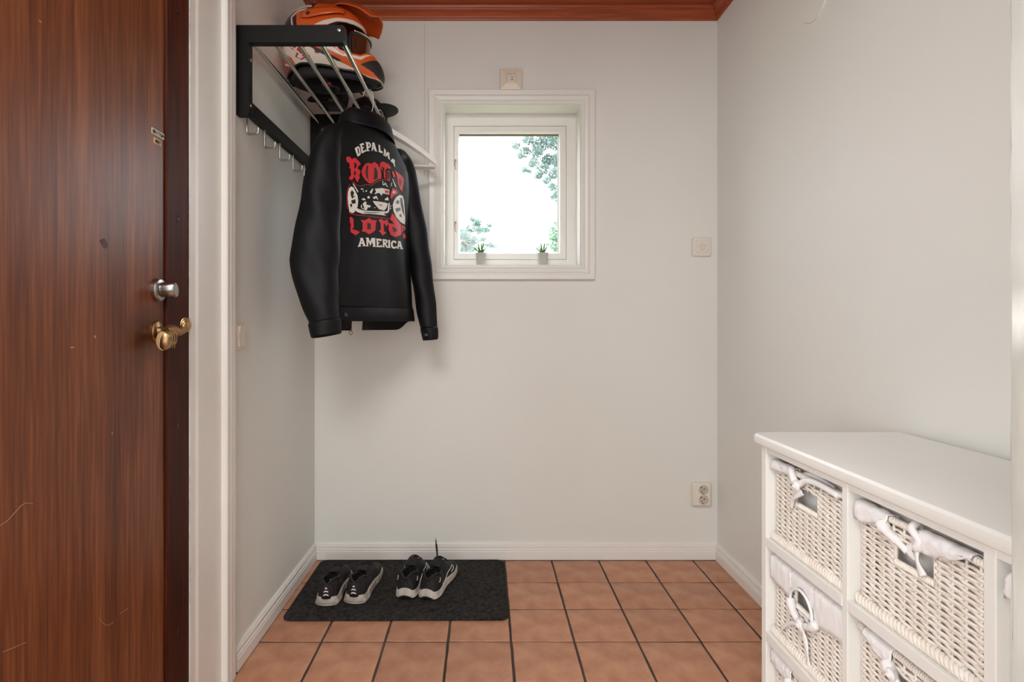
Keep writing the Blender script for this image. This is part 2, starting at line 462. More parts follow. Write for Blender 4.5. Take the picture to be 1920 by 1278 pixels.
for py in (307, 423):
    c = at(854, py, YF-0.004)
    q = MB()
    q.tube([c+Vector((0.002,-0.001,0.018)), c+Vector((0.001,-0.006,0.012)), c+Vector((-0.002,-0.010,0.0)), c+Vector((0.0,-0.009,-0.016)), c+Vector((0.002,-0.008,-0.030))], [0.003,0.0035,0.003,0.0028,0.002], 8)
    q.lathe([(0.0001,-0.005),(0.005,-0.004),(0.005,0.001),(0.0001,0.001)], 14, c+Vector((0.001,0,0.014)), 'Y')
    q.box(c.x-0.006, c.x-0.003, c.y-0.003, c.y+0.001, c.z-0.004, c.z+0.024)
    build('latch', q, M['latch'], window, smooth=True)

# ------------------------------------------------------------------ front door in the left wall
door = bpy.data.objects.new('door_1', None); COL.objects.link(door); struct(door)
b = MB(); b.bbox(XL-0.055, XL-0.008, DY0+0.03, 1.327, 0.012, 2.045, 0.002)
leaf = build('leaf', b, M['door'], door)
b = MB()
b.bbox(XL-0.075, XL-0.002, 1.3285, 1.4275, 0.0, 2.09, 0.002)
b.bbox(XL-0.075, XL-0.002, DY0, DY0+0.029, 0.0, 2.09, 0.002)
b.bbox(XL-0.075, XL-0.002, DY0+0.029, 1.3285, 2.046, 2.09, 0.002)
b.box(XL-0.09, XL-0.056, 1.29, 1.33, 0, 2.05)
jamb = build('door_frame', b, M['frame'], door)
M['screwhole'] = mat('screw_hole', srgb(26, 14, 10), 0.4)
for py in (22, 410, 797, 1183):
    Yh = 1.375; c = Vector((XL-0.0018, Yh, Z(py, Yh)))
    q = MB(); q.lathe([(0.0001,0.0004),(0.0032,0.0004),(0.0052,0.0012),(0.0060,0.0006),(0.0062,0)], 14, c, 'X')
    build('screw', q, M['screwhole'], jamb, smooth=True)
# white flat architrave and moulded casing next to the door, ragged paint edge
b = MB(); r = random.Random(3)
pts = []
n = 240
for i in range(n+1):
    z = 2.2*i/n
    pts.append((XL+0.0016, 1.4255 + r.uniform(-0.0016, 0.0016) + 0.0012*math.sin(z*9), z))
rs = [[(XL-0.001, p[1]+0.003, p[2]), (p[0], p[1], p[2]), (p[0], 1.45, p[2]), (p[0]+0.003, 1.462, p[2]), (p[0]+0.003, 1.603, p[2]), (XL-0.001, 1.603, p[2])] for p in pts]
b.rings(rs)
struct(build('trim_4', b, M['trim']))
kp = [(0,1.588),(0.019,1.588),(0.022,1.591),(0.022,1.604),(0.0185,1.607),(0.0185,1.611),(0.021,1.615),(0.021,1.628),(0.017,1.633),(0.017,1.637),(0.019,1.640),(0.0175,1.654),(0.012,1.664),(0.0,1.668)]
struct(run('trim_5', kp, lambda p: (XL+p[0], p[1], 0.0), lambda p: (XL+p[0], p[1], 2.4), M['trim']))

# doorway lining and casing at the right edge of the picture: old chipped paint
M['oldpaint'] = mat('chipped_white_paint', srgb(228, 229, 224), 0.4, col2=srgb(206, 206, 198), vscale=26, bump=0.6, bscale=30, stretch=(1,1,0.35))
def ragged(name, x0, x1, y0, y1, z0, z1, m, seed):
    q = MB(); r = random.Random(seed); n = 90; rs = []
    for i in range(n+1):
        z = lerp(z0, z1, i/n); j = lambda a: r.uniform(-a, a)
        e = 0.004
        rs.append([(x0+e+j(.0006), y0, z), (x0+j(.0010), y0+e, z), (x0+j(.0010), y1-e, z), (x0+e+j(.0008), y1, z), (x1, y1, z), (x1, y0, z)])
    q.rings(rs); return build(name, q, m, smooth=50)
struct(ragged('trim_6', OX1-0.022, OX1, YN-0.115, YN+0.006, 0, OZ, M['oldpaint'], 1))
struct(ragged('trim_7', OX1-0.012, OX1+0.065, YN+0.0, YN+0.018, 0, OZ+0.06, M['oldpaint'], 2))
b = MB(); b.box(OX0, OX0+0.02, YN-0.115, YN+0.006, 0, OZ); b.box(OX0-0.06, OX0+0.01, YN, YN+0.018, 0, OZ+0.06)
b.box(OX0, OX1, YN-0.115, YN+0.006, OZ, OZ+0.022); b.box(OX0-0.06, OX1+0.065, YN, YN+0.018, OZ+0.005, OZ+0.07)
struct(build('trim_8', b, M['oldpaint']))
# ================================================================== white chest with wicker baskets
CXF = 0.674                                        # front face of posts and rails
CXB = XR - 0.018                                   # back of the chest, clear of the baseboard
posts = [(1.325, 1.346), (1.0275, 1.0435), (0.7295, 0.748), (0.430, 0.448)]
railz = [(0.520, 0.5415), (0.2945, 0.3186), (0.070, 0.095)]
chest = thing('basket_chest', 'white painted wooden chest with nine wicker basket bays along the right wall', 'chest', (0.86, 0.88, 0))
def cpart(name, mb, m=None, smooth=False):
    me = mb.mesh(name, m or M['furn'], smooth)
    me.transform(Matrix.Translation((-0.86, -0.88, 0)))
    return link(name, me, chest)
# top with rounded nose
b = MB()
tp = [(0.662,0.768),(0.664,0.7615),(0.669,0.758),(0.680,0.757),(CXB,0.757),(CXB,0.786),(0.672,0.786),(0.666,0.784),(0.6625,0.779)]
b.rings([[(x+(0.004 if i in (0,3) else 0)*(1 if x < 0.7 else 0), y, z) for x, z in tp] for i, y in enumerate((0.392, 0.396, 1.358, 1.362))])
cpart('top', b, smooth=30)
# front posts, apron, rails
for y0, y1 in posts:
    b = MB(); b.bbox(CXF, CXF+0.034, y0, y1, 0.0, 0.757, 0.0015); cpart('post', b)
    b = MB(); b.box(CXF+0.034, CXB, (y0+y1)/2-0.008, (y0+y1)/2+0.008, 0.07, 0.757); cpart('partition', b)
for (y1, _), (_, y0) in zip(posts[:-1], posts[1:]):
    b = MB(); b.bbox(CXF+0.001, CXF+0.024, y0, y1, 0.7445, 0.757, 0.001); cpart('apron', b)
    for z0, z1 in railz:
        b = MB(); b.bbox(CXF-0.0005, CXF+0.024, y0, y1, z0, z1, 0.0012); cpart('rail', b)
        b = MB(); b.box(CXF+0.02, CXB-0.012, y0-0.008, y1+0.008, z0+0.002, z0+0.012); cpart('shelf', b)
b = MB(); b.box(CXB-0.008, CXB, 0.42, 1.345, 0.05, 0.757); cpart('back_panel', b)
for y0 in (1.318, 0.43):
    b = MB(); b.box(CXB-0.04, CXB-0.008, y0, y0+0.02, 0.0, 0.10); cpart('rear_foot', b)

# ---- basket
M['wicker'] = mat('white_wicker', srgb(247, 243, 237), 0.55, col2=srgb(234, 223, 210), vscale=34, bump=0.4, bscale=400)
M['liner'] = mat('white_cotton', srgb(240, 239, 240), 0.85, var=0.02, vscale=14, bump=0.35, bscale=90, sheen=0.1)
BW, BH, BD = 0.1345, 0.181, 0.315                  # half width, height, depth
SP, RP = 0.0235, 0.0052
HOLE = (0.040, 0.112, 0.150)
def corner_path():
    """outline of the front with short returns: list of (y, x, nx, ny, s)"""
    out = []; r = 0.014; step = 0.0039
    x = 0.055
    while x > r: out.append((-BW, x, 0, -1)); x -= step
    for k in range(5):
        a = PI/2*k/4; out.append((-BW + r - r*math.cos(a), r - r*math.sin(a), -math.sin(a), -math.cos(a)))
    n = int(round((2*BW - 2*r)/step))
    for k in range(1, n): out.append((-BW + r + (2*BW-2*r)*k/n, 0, -1, 0))
    for k in range(5):
        a = PI/2*(1-k/4); out.append((BW - r + r*math.cos(a), r - r*math.sin(a), -math.sin(a), math.cos(a)))
    x = r + step
    while x < 0.055: out.append((BW, x, 0, 1)); x += step
    return out
def weave_mesh(seed):
    r = random.Random(seed); q = MB(); base = corner_path()
    S = [0]
    for a, c in zip(base, base[1:]): S.append(S[-1] + math.hypot(a[0]-c[0], a[1]-c[1]))
    mid = S[-1]/2
    nrow = int((BH - 0.020)/RP)
    for k in range(nrow):
        z = 0.014 + k*RP; seg = []; segs = []
        inhole = HOLE[1] < z < HOLE[2]
        ph = r.uniform(-0.2, 0.2); dz = r.uniform(-0.0004, 0.0004)
        for (yy, xx, nx, ny), s in zip(base, S):
            if inhole and abs(yy) < HOLE[0] and xx < 0.01:
                if seg: segs.append(seg); seg = []
                continue
            t = (s - mid)/SP
            am = 0.0023*math.cos(PI*t + k*PI + ph*0.3)
            lift = 0.0011*math.sin(PI*t + k*PI)        # each strand climbs as it crosses a stake
            seg.append(Vector((xx + nx*am, yy + ny*am, z + dz + lift + 0.0004*math.sin(s*90 + k))))
        if seg: segs.append(seg)
        for sg in segs: q.tube(sg, 0.0028, 5)
    # stakes showing behind the strands
    for j in range(-5, 6):
        yy = j*SP
        spans = [(0.006, BH-0.004)] if abs(yy) > HOLE[0] else [(0.006, HOLE[1]), (HOLE[2], BH-0.004)]
        for z0, z1 in spans: q.tube([(0.0, yy, z0), (0.0, yy, z1)], 0.0021, 5)
    # wrapped edge of the grip hole
    for sy in (-1, 1):
        q.tube([(-0.001, sy*(HOLE[0]+0.001), HOLE[1]-0.004), (-0.001, sy*(HOLE[0]+0.001), HOLE[2]+0.004)], 0.0034, 6)
    n = 16
    for k in range(n):
        yy = lerp(-HOLE[0], HOLE[0], (k+0.5)/n)
        ring = [(-0.001+0.0036*math.cos(2*PI*i/8), yy+0.0012*math.sin(2*PI*i/8), HOLE[1]+0.0036*math.sin(2*PI*i/8)) for i in range(8)]
        q.tube(ring, 0.0027, 5, closed=True)
    return q.mesh('weave', M['wicker'], smooth='all', fix=False)
def rope_mesh(length, rad, pitch, seed, lean=0.6):
    r = random.Random(seed); q = MB(); n = int(length/pitch)
    for k in range(n):
        yy = -length/2 + (k+0.5)*length/n; c = Vector((0, yy, 0)); R = rad*r.uniform(0.92, 1.1)
        ring = [c + Vector((R*math.cos(2*PI*i/12), lean*R*math.sin(2*PI*i/12+0.6), R*math.sin(2*PI*i/12))) for i in range(12)]
        q.tube(ring, pitch*0.56, 6, closed=True)
    q.tube([(0,-length/2,0),(0,length/2,0)], rad*0.95, 8)
    return q.mesh('border', M['wicker'], smooth='all', fix=False)
WEAVE = weave_mesh(5)
BORDER = rope_mesh(2*BW-0.004, 0.0058, 0.0085, 6, 0.9)
RIM = rope_mesh(2*BW-0.004, 0.0042, 0.0048, 7, 0.3)
q = MB()
for s in (-1, 1):
    for k in range(30):
        z = 0.014 + k*RP
        q.tube([(0.05, s*(BW-0.002), z), (BD, s*(BW-0.002), z)], 0.0027, 4)
for k in range(30):
    z = 0.014 + k*RP; q.tube([(BD, -BW, z), (BD, BW, z)], 0.0027, 4)
q.box(0.004, BD, -BW+0.004, BW-0.004, 0.0, 0.006)
BODY = q.mesh('body', M['wicker'], fix=False)
q = MB()                                           # bag of the liner inside the basket
q.rings([[(0.030,-BW+0.01,z),(0.030,BW-0.01,z),(BD-0.008,BW-0.01,z),(BD-0.008,-BW+0.01,z)] for z in (BH+0.002, 0.10, 0.010)], True, False)
q.add([(0.030,-BW+0.01,0.010),(0.030,BW-0.01,0.010),(BD-0.008,BW-0.01,0.010),(BD-0.008,-BW+0.01,0.010)], [(0,1,2,3)])
LINER = q.mesh('liner_bag', M['liner'], fix=False)

def cloth_strip(q, a0, a1, Lf, seed, bulge=0.004, inside=0.03):
    """liner edge folded over the rim from a0 to a1 (a to the right seen from the front); Lf(t) = drop on the front"""
    r = random.Random(seed); n = max(6, int(abs(a1-a0)/0.004)); rs = []
    off = Vector((seed*3.7, 0, 0))
    for i in range(n+1):
        t = i/n; a = lerp(a0, a1, t); L = max(0.004, Lf(t))
        w = lambda k: bulge*mnoise.noise(Vector((a*70, k*1.7, seed*5.1)))
        top = BH + 0.004 + 0.002*mnoise.noise(Vector((a*45, 9, seed)))
        sec = [(0.016, top-inside), (0.014, top-0.008), (0.009, top+0.001), (0.001, top+0.003), (-0.006, top), (-0.009, top-0.006)]
        for k in range(1, 6):
            f = k/5; sec.append((-0.0085 - 0.0015*math.sin(f*PI) , top - 0.006 - (L-0.006)*f))
        rs.append([(x - abs(w(j))*(1 if j > 2 else 0.3), -a, z + w(j+20)*0.5) for j, (x, z) in enumerate(sec)])
    q.rings(rs, closed=False, cap=False)
def ribbon(q, pts, w=0.006, seed=0):
    P = catmull(pts, 6); rs = []
    for i, p in enumerate(P):
        d = (P[min(i+1,len(P)-1)] - P[max(i-1,0)]).normalized(); sd = d.cross(Vector((1,0,0))).normalized()
        tw = 0.35*math.sin(i*0.5 + seed)
        sd = (sd + Vector((tw,0,0))).normalized()
        rs.append([p + sd*w, p + sd*w*0.3 + Vector((-0.0018,0,0)), p - sd*w*0.4 + Vector((-0.0012,0,0)), p - sd*w])
    q.rings(rs, closed=False, cap=False)
def make_basket(yc, zb, label, cloth, xoff=0.0):
    t = thing('wicker_basket', label, 'basket', (CXF+0.018+xoff, yc, zb), 0, 'wicker baskets in the white chest')
    o = link('weave', WEAVE, t); o['kind'] = 'stuff'
    link('body', BODY, t)
    link('bottom_border', BORDER, t, (-0.003, 0, 0.0075))
    link('rim', RIM, t, (0.001, 0, BH-0.003))
    ln = link('liner', LINER, t)
    q = MB(); q2 = MB(); cloth(q, q2)
    for k in (q, q2):
        if not k.v: continue
        o = link('liner_fold', k.mesh('liner_fold', M['liner'], smooth='all'), ln)
        sm = o.modifiers.new('thick', 'SOLIDIFY'); sm.thickness = 0.0016; sm.offset = 0
    return t
def P(x, a, z): return Vector((x, -a, BH + z))
def knot(q, a, z, s=1.0):
    q.tube(catmull([P(-0.012,a-0.010*s,z), P(-0.018,a-0.003*s,z+0.007*s), P(-0.018,a+0.006*s,z+0.002*s), P(-0.015,a+0.003*s,z-0.007*s), P(-0.013,a-0.007*s,z-0.005*s)], 5, True), 0.0042*s, 7, closed=True)
    q.tube([P(-0.010,a-0.004,z+0.010*s), P(-0.020,a,z), P(-0.011,a+0.004,z-0.010*s)], [0.004*s,0.006*s,0.004*s], 7)
def cl_a(q, q2):      # far column, top row
    cloth_strip(q, -0.133, -0.045, lambda t: lerp(0.020, 0.012, t), 1)
    q.tube(catmull([P(-0.004,-0.055,0.004), P(-0.011,-0.040,-0.004), P(-0.012,-0.028,-0.018), P(-0.013,-0.020,-0.024)], 5), [0.008]*4+[0.007]*6+[0.005]*6, 8)
    knot(q, -0.014, -0.022, 1.0)
    q.tube(catmull([P(-0.012,-0.010,-0.018), P(-0.009,0.01,-0.004), P(-0.006,0.05,0.0), P(-0.006,0.112,-0.004)], 6), 0.0058, 8)
    ribbon(q, [P(-0.014,0.006,-0.030), P(-0.016,-0.015,-0.044), P(-0.013,-0.035,-0.060), P(-0.010,-0.046,-0.078)], 0.0055, 1)
    q.tube(catmull([P(0.006,-0.036,-0.006), P(0.010,-0.01,0.004), P(0.010,0.03,0.004), P(0.012,0.07,-0.002)], 5), 0.005, 6)
def cl_b(q, q2):      # near column, top row
    cloth_strip(q, -0.133, -0.050, lambda t: lerp(0.030, 0.026, t) + 0.004*math.sin(t*7), 2, 0.006)
    q.tube(catmull([P(-0.010,-0.062,-0.012), P(-0.012,-0.050,-0.020), P(-0.008,-0.030,-0.030), P(-0.002,-0.015,-0.042)], 5), [0.010]*5+[0.007]*6+[0.005]*5, 8)
    q.tube(catmull([P(-0.010,0.020,-0.010), P(-0.014,0.010,0.004), P(-0.002,0.004,0.010), P(0.006,0.000,0.002), P(-0.002,0.006,-0.020), P(-0.010,0.014,-0.024)], 5, True), 0.0055, 7, closed=True)
    ribbon(q, [P(-0.006,0.010,-0.022), P(-0.010,0.016,-0.044), P(-0.010,0.028,-0.062)], 0.006, 2)
    ribbon(q, [P(0.004,0.002,-0.020), P(-0.002,-0.012,-0.036), P(0.004,-0.006,-0.052)], 0.006, 4)
    cloth_strip(q, 0.014, 0.112, lambda t: interp([(0, 0.032), (0.25, 0.030), (0.6, 0.020), (1, 0.005)], t), 3, 0.006)
def cl_c(q, q2):      # far column, middle row: long flap with an arch and a bow
    cloth_strip(q, -0.1335, -0.045, lambda t: lerp(0.056, 0.066, t), 4, 0.005)
    cloth_strip(q, -0.047, 0.040, lambda t: 0.052 - 0.030*math.sin(PI*min(1, t*1.05)), 5, 0.003)
    cloth_strip(q, 0.038, 0.1335, lambda t: lerp(0.072, 0.060, t), 6, 0.005)
    arch = [P(-0.013,-0.044,-0.056), P(-0.014,-0.036,-0.036), P(-0.014,-0.010,-0.021), P(-0.014,0.018,-0.026), P(-0.014,0.036,-0.046), P(-0.014,0.038,-0.070)]
    q.tube(catmull(arch, 5), 0.0024, 6)
    q.tube(catmull([P(-0.012,-0.045,-0.058), P(-0.014,-0.034,-0.074), P(-0.014,-0.020,-0.086), P(-0.014,-0.006,-0.092)], 5), [0.009]*5+[0.007]*5+[0.0055]*6, 8)
    q.tube(catmull([P(-0.012,0.050,-0.064), P(-0.014,0.036,-0.078), P(-0.014,0.016,-0.086), P(-0.014,0.002,-0.092)], 5), [0.009]*5+[0.007]*5+[0.0055]*6, 8)
    knot(q, 0.0, -0.092, 1.1)
    ribbon(q, [P(-0.014,-0.006,-0.096), P(-0.013,-0.030,-0.104), P(-0.010,-0.062,-0.124), P(-0.008,-0.088,-0.148)], 0.0045, 3)
    ribbon(q, [P(-0.014,0.006,-0.098), P(-0.012,0.012,-0.120), P(-0.010,0.018,-0.148), P(-0.010,0.020,-0.166)], 0.006, 5)
def cl_d(q, q2):      # near column, middle row
    cloth_strip(q, -0.112, -0.040, lambda t: lerp(0.010, 0.040, t), 7, 0.006)
    q.tube(catmull([P(-0.010,-0.050,-0.020), P(-0.012,-0.038,-0.030), P(-0.010,-0.026,-0.044), P(-0.004,-0.016,-0.056)], 5), [0.010]*5+[0.007]*6+[0.005]*5, 8)
    knot(q, -0.032, -0.030, 0.9)
    ribbon(q, [P(-0.012,-0.028,-0.034), P(-0.010,-0.024,-0.060), P(-0.009,-0.030,-0.090)], 0.006, 2)
    cloth_strip(q2, 0.050, 0.132, lambda t: lerp(0.016, 0.030, t), 8, 0.005)
def cl_e(q, q2):      # plain folds, bottom row and nearest column
    cloth_strip(q, -0.133, -0.046, lambda t: lerp(0.030, 0.040, t), 9, 0.006)
    q.tube(catmull([P(-0.010,-0.056,-0.022), P(-0.012,-0.044,-0.032), P(-0.010,-0.030,-0.044), P(-0.010,-0.018,-0.046)], 5), [0.010]*5+[0.007]*6+[0.005]*5, 8)
    knot(q, -0.008, -0.046, 0.9)
    ribbon(q, [P(-0.012,-0.012,-0.050), P(-0.010,-0.030,-0.070), P(-0.009,-0.040,-0.095)], 0.006, 2)
    cloth_strip(q2, 0.030, 0.133, lambda t: lerp(0.026, 0.034, t), 10, 0.006)
ycs = [(posts[i][0] + posts[i+1][1])/2 for i in range(3)]
zbs = [0.5425, 0.3196, 0.096]
names = [['wicker basket at the far end of the top row, short ribbon tail hanging left',
          'wicker basket in the top row, second from the far end, rim showing between liner folds',
          'wicker basket at the near end of the top row, cut off by the doorway'],
         ['wicker basket at the far end of the middle row, liner tied in a bow',
          'wicker basket in the middle row, second from the far end, liner slipping left',
          'wicker basket at the near end of the middle row behind the doorway'],
         ['wicker basket at the far end of the bottom row, only its white liner fold showing',
          'wicker basket in the bottom row, second from the far end',
          'wicker basket at the near end of the bottom row']]
cl = [[cl_a, cl_b, cl_e], [cl_c, cl_d, cl_e], [cl_e, cl_d, cl_b]]
for r_ in range(3):
    for c_ in range(3):
        make_basket(ycs[c_], zbs[r_], names[r_][c_], cl[r_][c_], 0.0 if c_ < 2 else -0.004)
# ================================================================== sockets, switches, vent on the walls
def rounded_rect(w, h, r, n=5):
    out = []
    for cx, cy, a0 in ((w/2-r, h/2-r, 0), (-w/2+r, h/2-r, PI/2), (-w/2+r, -h/2+r, PI), (w/2-r, -h/2+r, 1.5*PI)):
        for k in range(n+1):
            a = a0 + PI/2*k/n; out.append((cx + r*math.cos(a), cy + r*math.sin(a)))
    return out
def plate(mb, w, h, prof, r=0.006, mi=0):
    """raised plate; prof = [(inset, out)], local x right, z up, -y out of the wall"""
    o = rounded_rect(w, h, r); rs = []
    for ins, out in prof:
        rs.append([(x*(1-2*ins/w), -out, z*(1-2*ins/h)) for x, z in o])
    mb.rings(rs, mi=mi)
def disc(mb, cx, cz, prof, n=24, mi=0):
    rs = [[(cx + r*math.cos(2*PI*k/n), -o, cz + r*math.sin(2*PI*k/n)) for k in range(n)] for r, o in prof]
    mb.rings(rs, mi=mi)
YW = YB - 0.0005
# lamp socket over the window
c = at(957.5, 153, YB)
t = thing('lamp_socket', 'square beige lamp socket with pin holes above the small window', 'socket', (c.x, YB-0.024, c.z))
b = MB(); plate(b, 0.097, 0.095, [(0,-0.0235),(0,0.000),(0.002,0.003),(0.024,0.008),(0.030,0.0125),(0.034,0.014)], 0.003)
build('cover', b, M['beige'], t)
b = MB(); disc(b, 0.003, -0.003, [(0.0155,0.0138),(0.0155,0.0165),(0.0135,0.0172),(0.013,0.0155),(0.001,0.0155)]); build('insert', b, M['cream'], t, smooth=True)
for dx, dz, r in ((0.0,-0.008,0.0024),(0.0065,-0.008,0.0026),(0.003,0.003,0.0026),(0.0075,0.0025,0.0018)):
    b = MB(); disc(b, dx, dz, [(r,0.0150),(r,0.0160),(r*0.5,0.0161)], 12); build('pin_hole', b, M['dark'], t)
# light button at the right end of the back wall
c = at(1314.5, 463, YB)
t = thing('light_switch', 'square cream light switch with a round symbol, right of the window', 'switch', (c.x, YW, c.z))
b = MB(); plate(b, 0.086, 0.086, [(0,-0.0004),(0,0.006),(0.004,0.011),(0.012,0.0125),(0.016,0.0125),(0.0175,0.0100),(0.02,0.0095)], 0.010); build('frame', b, M['cream'], t, smooth=25)
b = MB(); plate(b, 0.0535, 0.0535, [(0,0.0094),(0,0.0135),(0.002,0.0155),(0.006,0.0160)], 0.004)
r_ = build('rocker', b, M['cream'], t, smooth=25)
M['creamshade'] = mat('symbol_relief', srgb(190, 178, 160), 0.4)
b = MB(); b.tube([(0.001+0.0125*math.cos(2*PI*k/28), -0.0160, 0.0125*math.sin(2*PI*k/28)) for k in range(28)], 0.0008, 5, closed=True)
b.tube([(-0.005,-0.016,0.004),(0.004,-0.016,0.005),(-0.003,-0.016,-0.004),(0.006,-0.016,-0.004)], 0.0007, 5)
b.tube([(-0.010,-0.016,-0.0165),(0.006,-0.016,-0.0165)], 0.0006, 5)
o = build('symbol', b, M['creamshade'], r_, fix=False)
# double power outlet low on the back wall
c = at(1313, 924.5, YB)
t = thing('power_outlet', 'cream double power outlet low on the back wall near the corner', 'outlet', (c.x, YW, c.z))
b = MB(); plate(b, 0.086, 0.106, [(0,-0.0004),(0,0.012),(0.003,0.020),(0.007,0.024),(0.010,0.025)], 0.008); build('cover', b, M['cream'], t, smooth=25)
M['recess'] = mat('outlet_recess', srgb(196, 184, 168), 0.45)
for dz in (0.0225, -0.0215):
    b = MB(); disc(b, 0.005, dz, [(0.0212,0.0246),(0.0212,0.0262),(0.0195,0.0266),(0.0182,0.0256),(0.0178,0.0252),(0.001,0.0251)], 32)
    rr = build('receptacle', b, M['recess'], t, smooth=True)
    for px_, pz_, w in ((0.0075, 0.004, 0.0027), (-0.0025, -0.0065, 0.0025)):
        b = MB(); disc(b, px_, dz+pz_, [(w,0.0245),(w,0.0257),(w*0.4,0.0258)], 12); build('pin_hole', b, M['dark'], rr)
    for (x0, z0, x1, z1) in ((-0.0135, 0.009, -0.006, 0.0155), (-0.008, -0.0165, 0.003, -0.0125)):
        b = MB(); b.box(0.005+x0, 0.005+x1-0.002, -0.0262, -0.025, dz+min(z0,z1), dz+max(z0,z1)-0.002); build('earth_clip', b, M['dark'], rr)
# rocker switch on the left wall beside the casing
c = Vector((XL, 1.708, 1.0546-(630-605)*1.708/1038))
t = thing('light_switch', 'cream rocker light switch on the left wall beside the door casing', 'switch', (XL+0.0005, c.y, c.z), PI/2)
b = MB(); plate(b, 0.062, 0.082, [(0,-0.0004),(0,0.006),(0.003,0.0085),(0.009,0.0085)], 0.004); build('frame', b, M['beige'], t, smooth=25)
b = MB(); b.rings([[(-0.020,-0.0084,z),(-0.020,-o,z),(0.020,-o,z),(0.020,-0.0084,z)] for z, o in ((-0.031,0.0125),(0.0,0.0105),(0.031,0.0160))]); build('rocker', b, M['beige'], t)
# round vent cover high on the right wall
Yv = 1.745
t = thing('vent_cover', 'round white vent cover high on the right wall at the picture edge', 'vent', (XR-0.0005, Yv, 2.082), -PI/2)
b = MB(); disc(b, 0, 0, [(0.074,-0.0004),(0.074,0.003),(0.0725,0.0045),(0.04,0.0052),(0.02,0.0054),(0.001,0.0056)], 48); build('cover', b, M['wall'], t, smooth=30)
b = MB(); disc(b, 0, 0, [(0.010,0.0050),(0.010,0.0064),(0.008,0.0070),(0.001,0.0070)], 24); build('knob', b, M['wall'], t, smooth=30)
# panel seams and dried paint runs in the back wall (children of the wall)
M['seam'] = mat('wall_seam', srgb(208, 194, 180), 0.7)
for px_, y0, y1, w, d in ((796, 42, 330, 0.0022, 0.0006), (884.5, 40, 168, 0.0014, 0.0005), (902, 42, 166, 0.0012, 0.0004), (914, 42, 140, 0.001, 0.0004)):
    x = (px_-908)*YB/1038; z0, z1 = Z(y1, YB), Z(y0, YB)
    b = MB(); b.box(x-w/2, x+w/2, YB-d, YB+0.002, z0, z1); build('seam', b, M['seam'] if px_ == 796 else M['wall'], wall_back)
# door hardware -------------------------------------------------------------
FX = XL - 0.008                                   # face of the door leaf
Yh = 1.292
lock = bpy.data.objects.new('lock', None); COL.objects.link(lock); lock.parent = door; lock.scale = (0.95, 1.0, 1.05); lock.location = (FX, Yh+0.004, Z(543, Yh))
b = MB(); b.lathe([(0.0255,-0.0005),(0.0255,0.009),(0.023,0.0125),(0.0165,0.0140),(0.0155,0.012),(0.001,0.012)], 32, (0,0,0), 'X'); build('rosette', b, M['steel'], lock, smooth=35)
b = MB()
b.rings([[(x, 0.015*math.cos(a)*sy, 0.017*math.sin(a)*sz) for a in [2*PI*k/20 for k in range(20)]] for x, sy, sz in ((0.011,0.95,0.95),(0.016,1,1),(0.030,1.0,1.0),(0.046,0.8,0.98),(0.0485,0.62,0.9))])
build('thumb_turn', b, M['steel'], lock, smooth=40, rot=(0.25,0,0))
hd = bpy.data.objects.new('handle', None); COL.objects.link(hd); hd.parent = door; hd.location = (FX, Yh+0.002, Z(622, Yh)); hd.scale = (0.62, 0.80, 1.0)
b = MB(); b.lathe([(0.026,-0.0005),(0.0265,0.005),(0.024,0.009),(0.019,0.010),(0.013,0.013),(0.012,0.02),(0.001,0.02)], 32, (0,0,0), 'X'); build('rosette', b, M['brass'], hd, smooth=35)
# ornamental lever: a fat scroll-ended grip that points back towards the hinges and curls at its tip
b = MB()
path = catmull([(0.014,0.0,0.0),(0.032,-0.001,-0.004),(0.048,-0.012,-0.012),(0.056,-0.030,-0.018),(0.060,-0.046,-0.020)], 6)
b.tube(path, [0.013]*6+[0.017]*6+[0.021]*6+[0.0225]*6+[0.022], 18)
b.lathe([(0.001,0.0),(0.018,0.002),(0.022,0.006)], 18, (0.060,-0.049,-0.020), 'Y')
build('lever', b, M['brass'], hd, smooth=40)
b = MB()
path = catmull([(0.048,-0.010,0.004),(0.060,0.006,0.004),(0.070,0.020,0.001),(0.078,0.034,0.006),(0.082,0.040,0.014)], 6)
b.tube(path, [0.013]*6+[0.012]*6+[0.011]*6+[0.0115]*6+[0.013], 14)
SN = Vector((0.62, -0.78, 0.1)).normalized(); SH = SN.cross(Vector((0,0,1))).normalized(); SV = SH.cross(SN)
sc_ = Vector((0.084, 0.040, 0.016))
b.rings([[sc_ + SN*h + (SH*math.cos(2*PI*k/20) + SV*math.sin(2*PI*k/20))*r_ for k in range(20)] for r_, h in ((0.012,-0.014),(0.0165,-0.006),(0.017,0.0),(0.012,0.003),(0.001,0.004))])
for rr, dn in ((0.0155,0.001),(0.0095,0.004),(0.004,0.006)):
    b.tube([sc_ + SN*dn + (SH*math.cos(2*PI*k/20) + SV*math.sin(2*PI*k/20))*rr for k in range(20)], 0.0030, 7, closed=True)
build('scroll', b, M['brass'], hd, smooth=50)
b = MB()
for s in range(3):
    pp = catmull([(0.060+0.004*s,-0.030+0.010*s,0.002), (0.072+0.002*s,-0.020+0.010*s,-0.006), (0.073,-0.016+0.010*s,-0.020), (0.066,-0.020+0.011*s,-0.032), (0.060,-0.012+0.012*s,-0.036)], 6)
    b.tube(pp, [0.0028]*len(pp), 7)
pp = [(0.068, 0.004+0.008*math.cos(a)*(1-a/9), -0.022+0.008*math.sin(a)*(1-a/9)) for a in [0.4*k for k in range(18)]]
b.tube(pp, 0.0028, 7)
build('leaf_ornament', b, M['brass'], hd, smooth=60, fix=False)
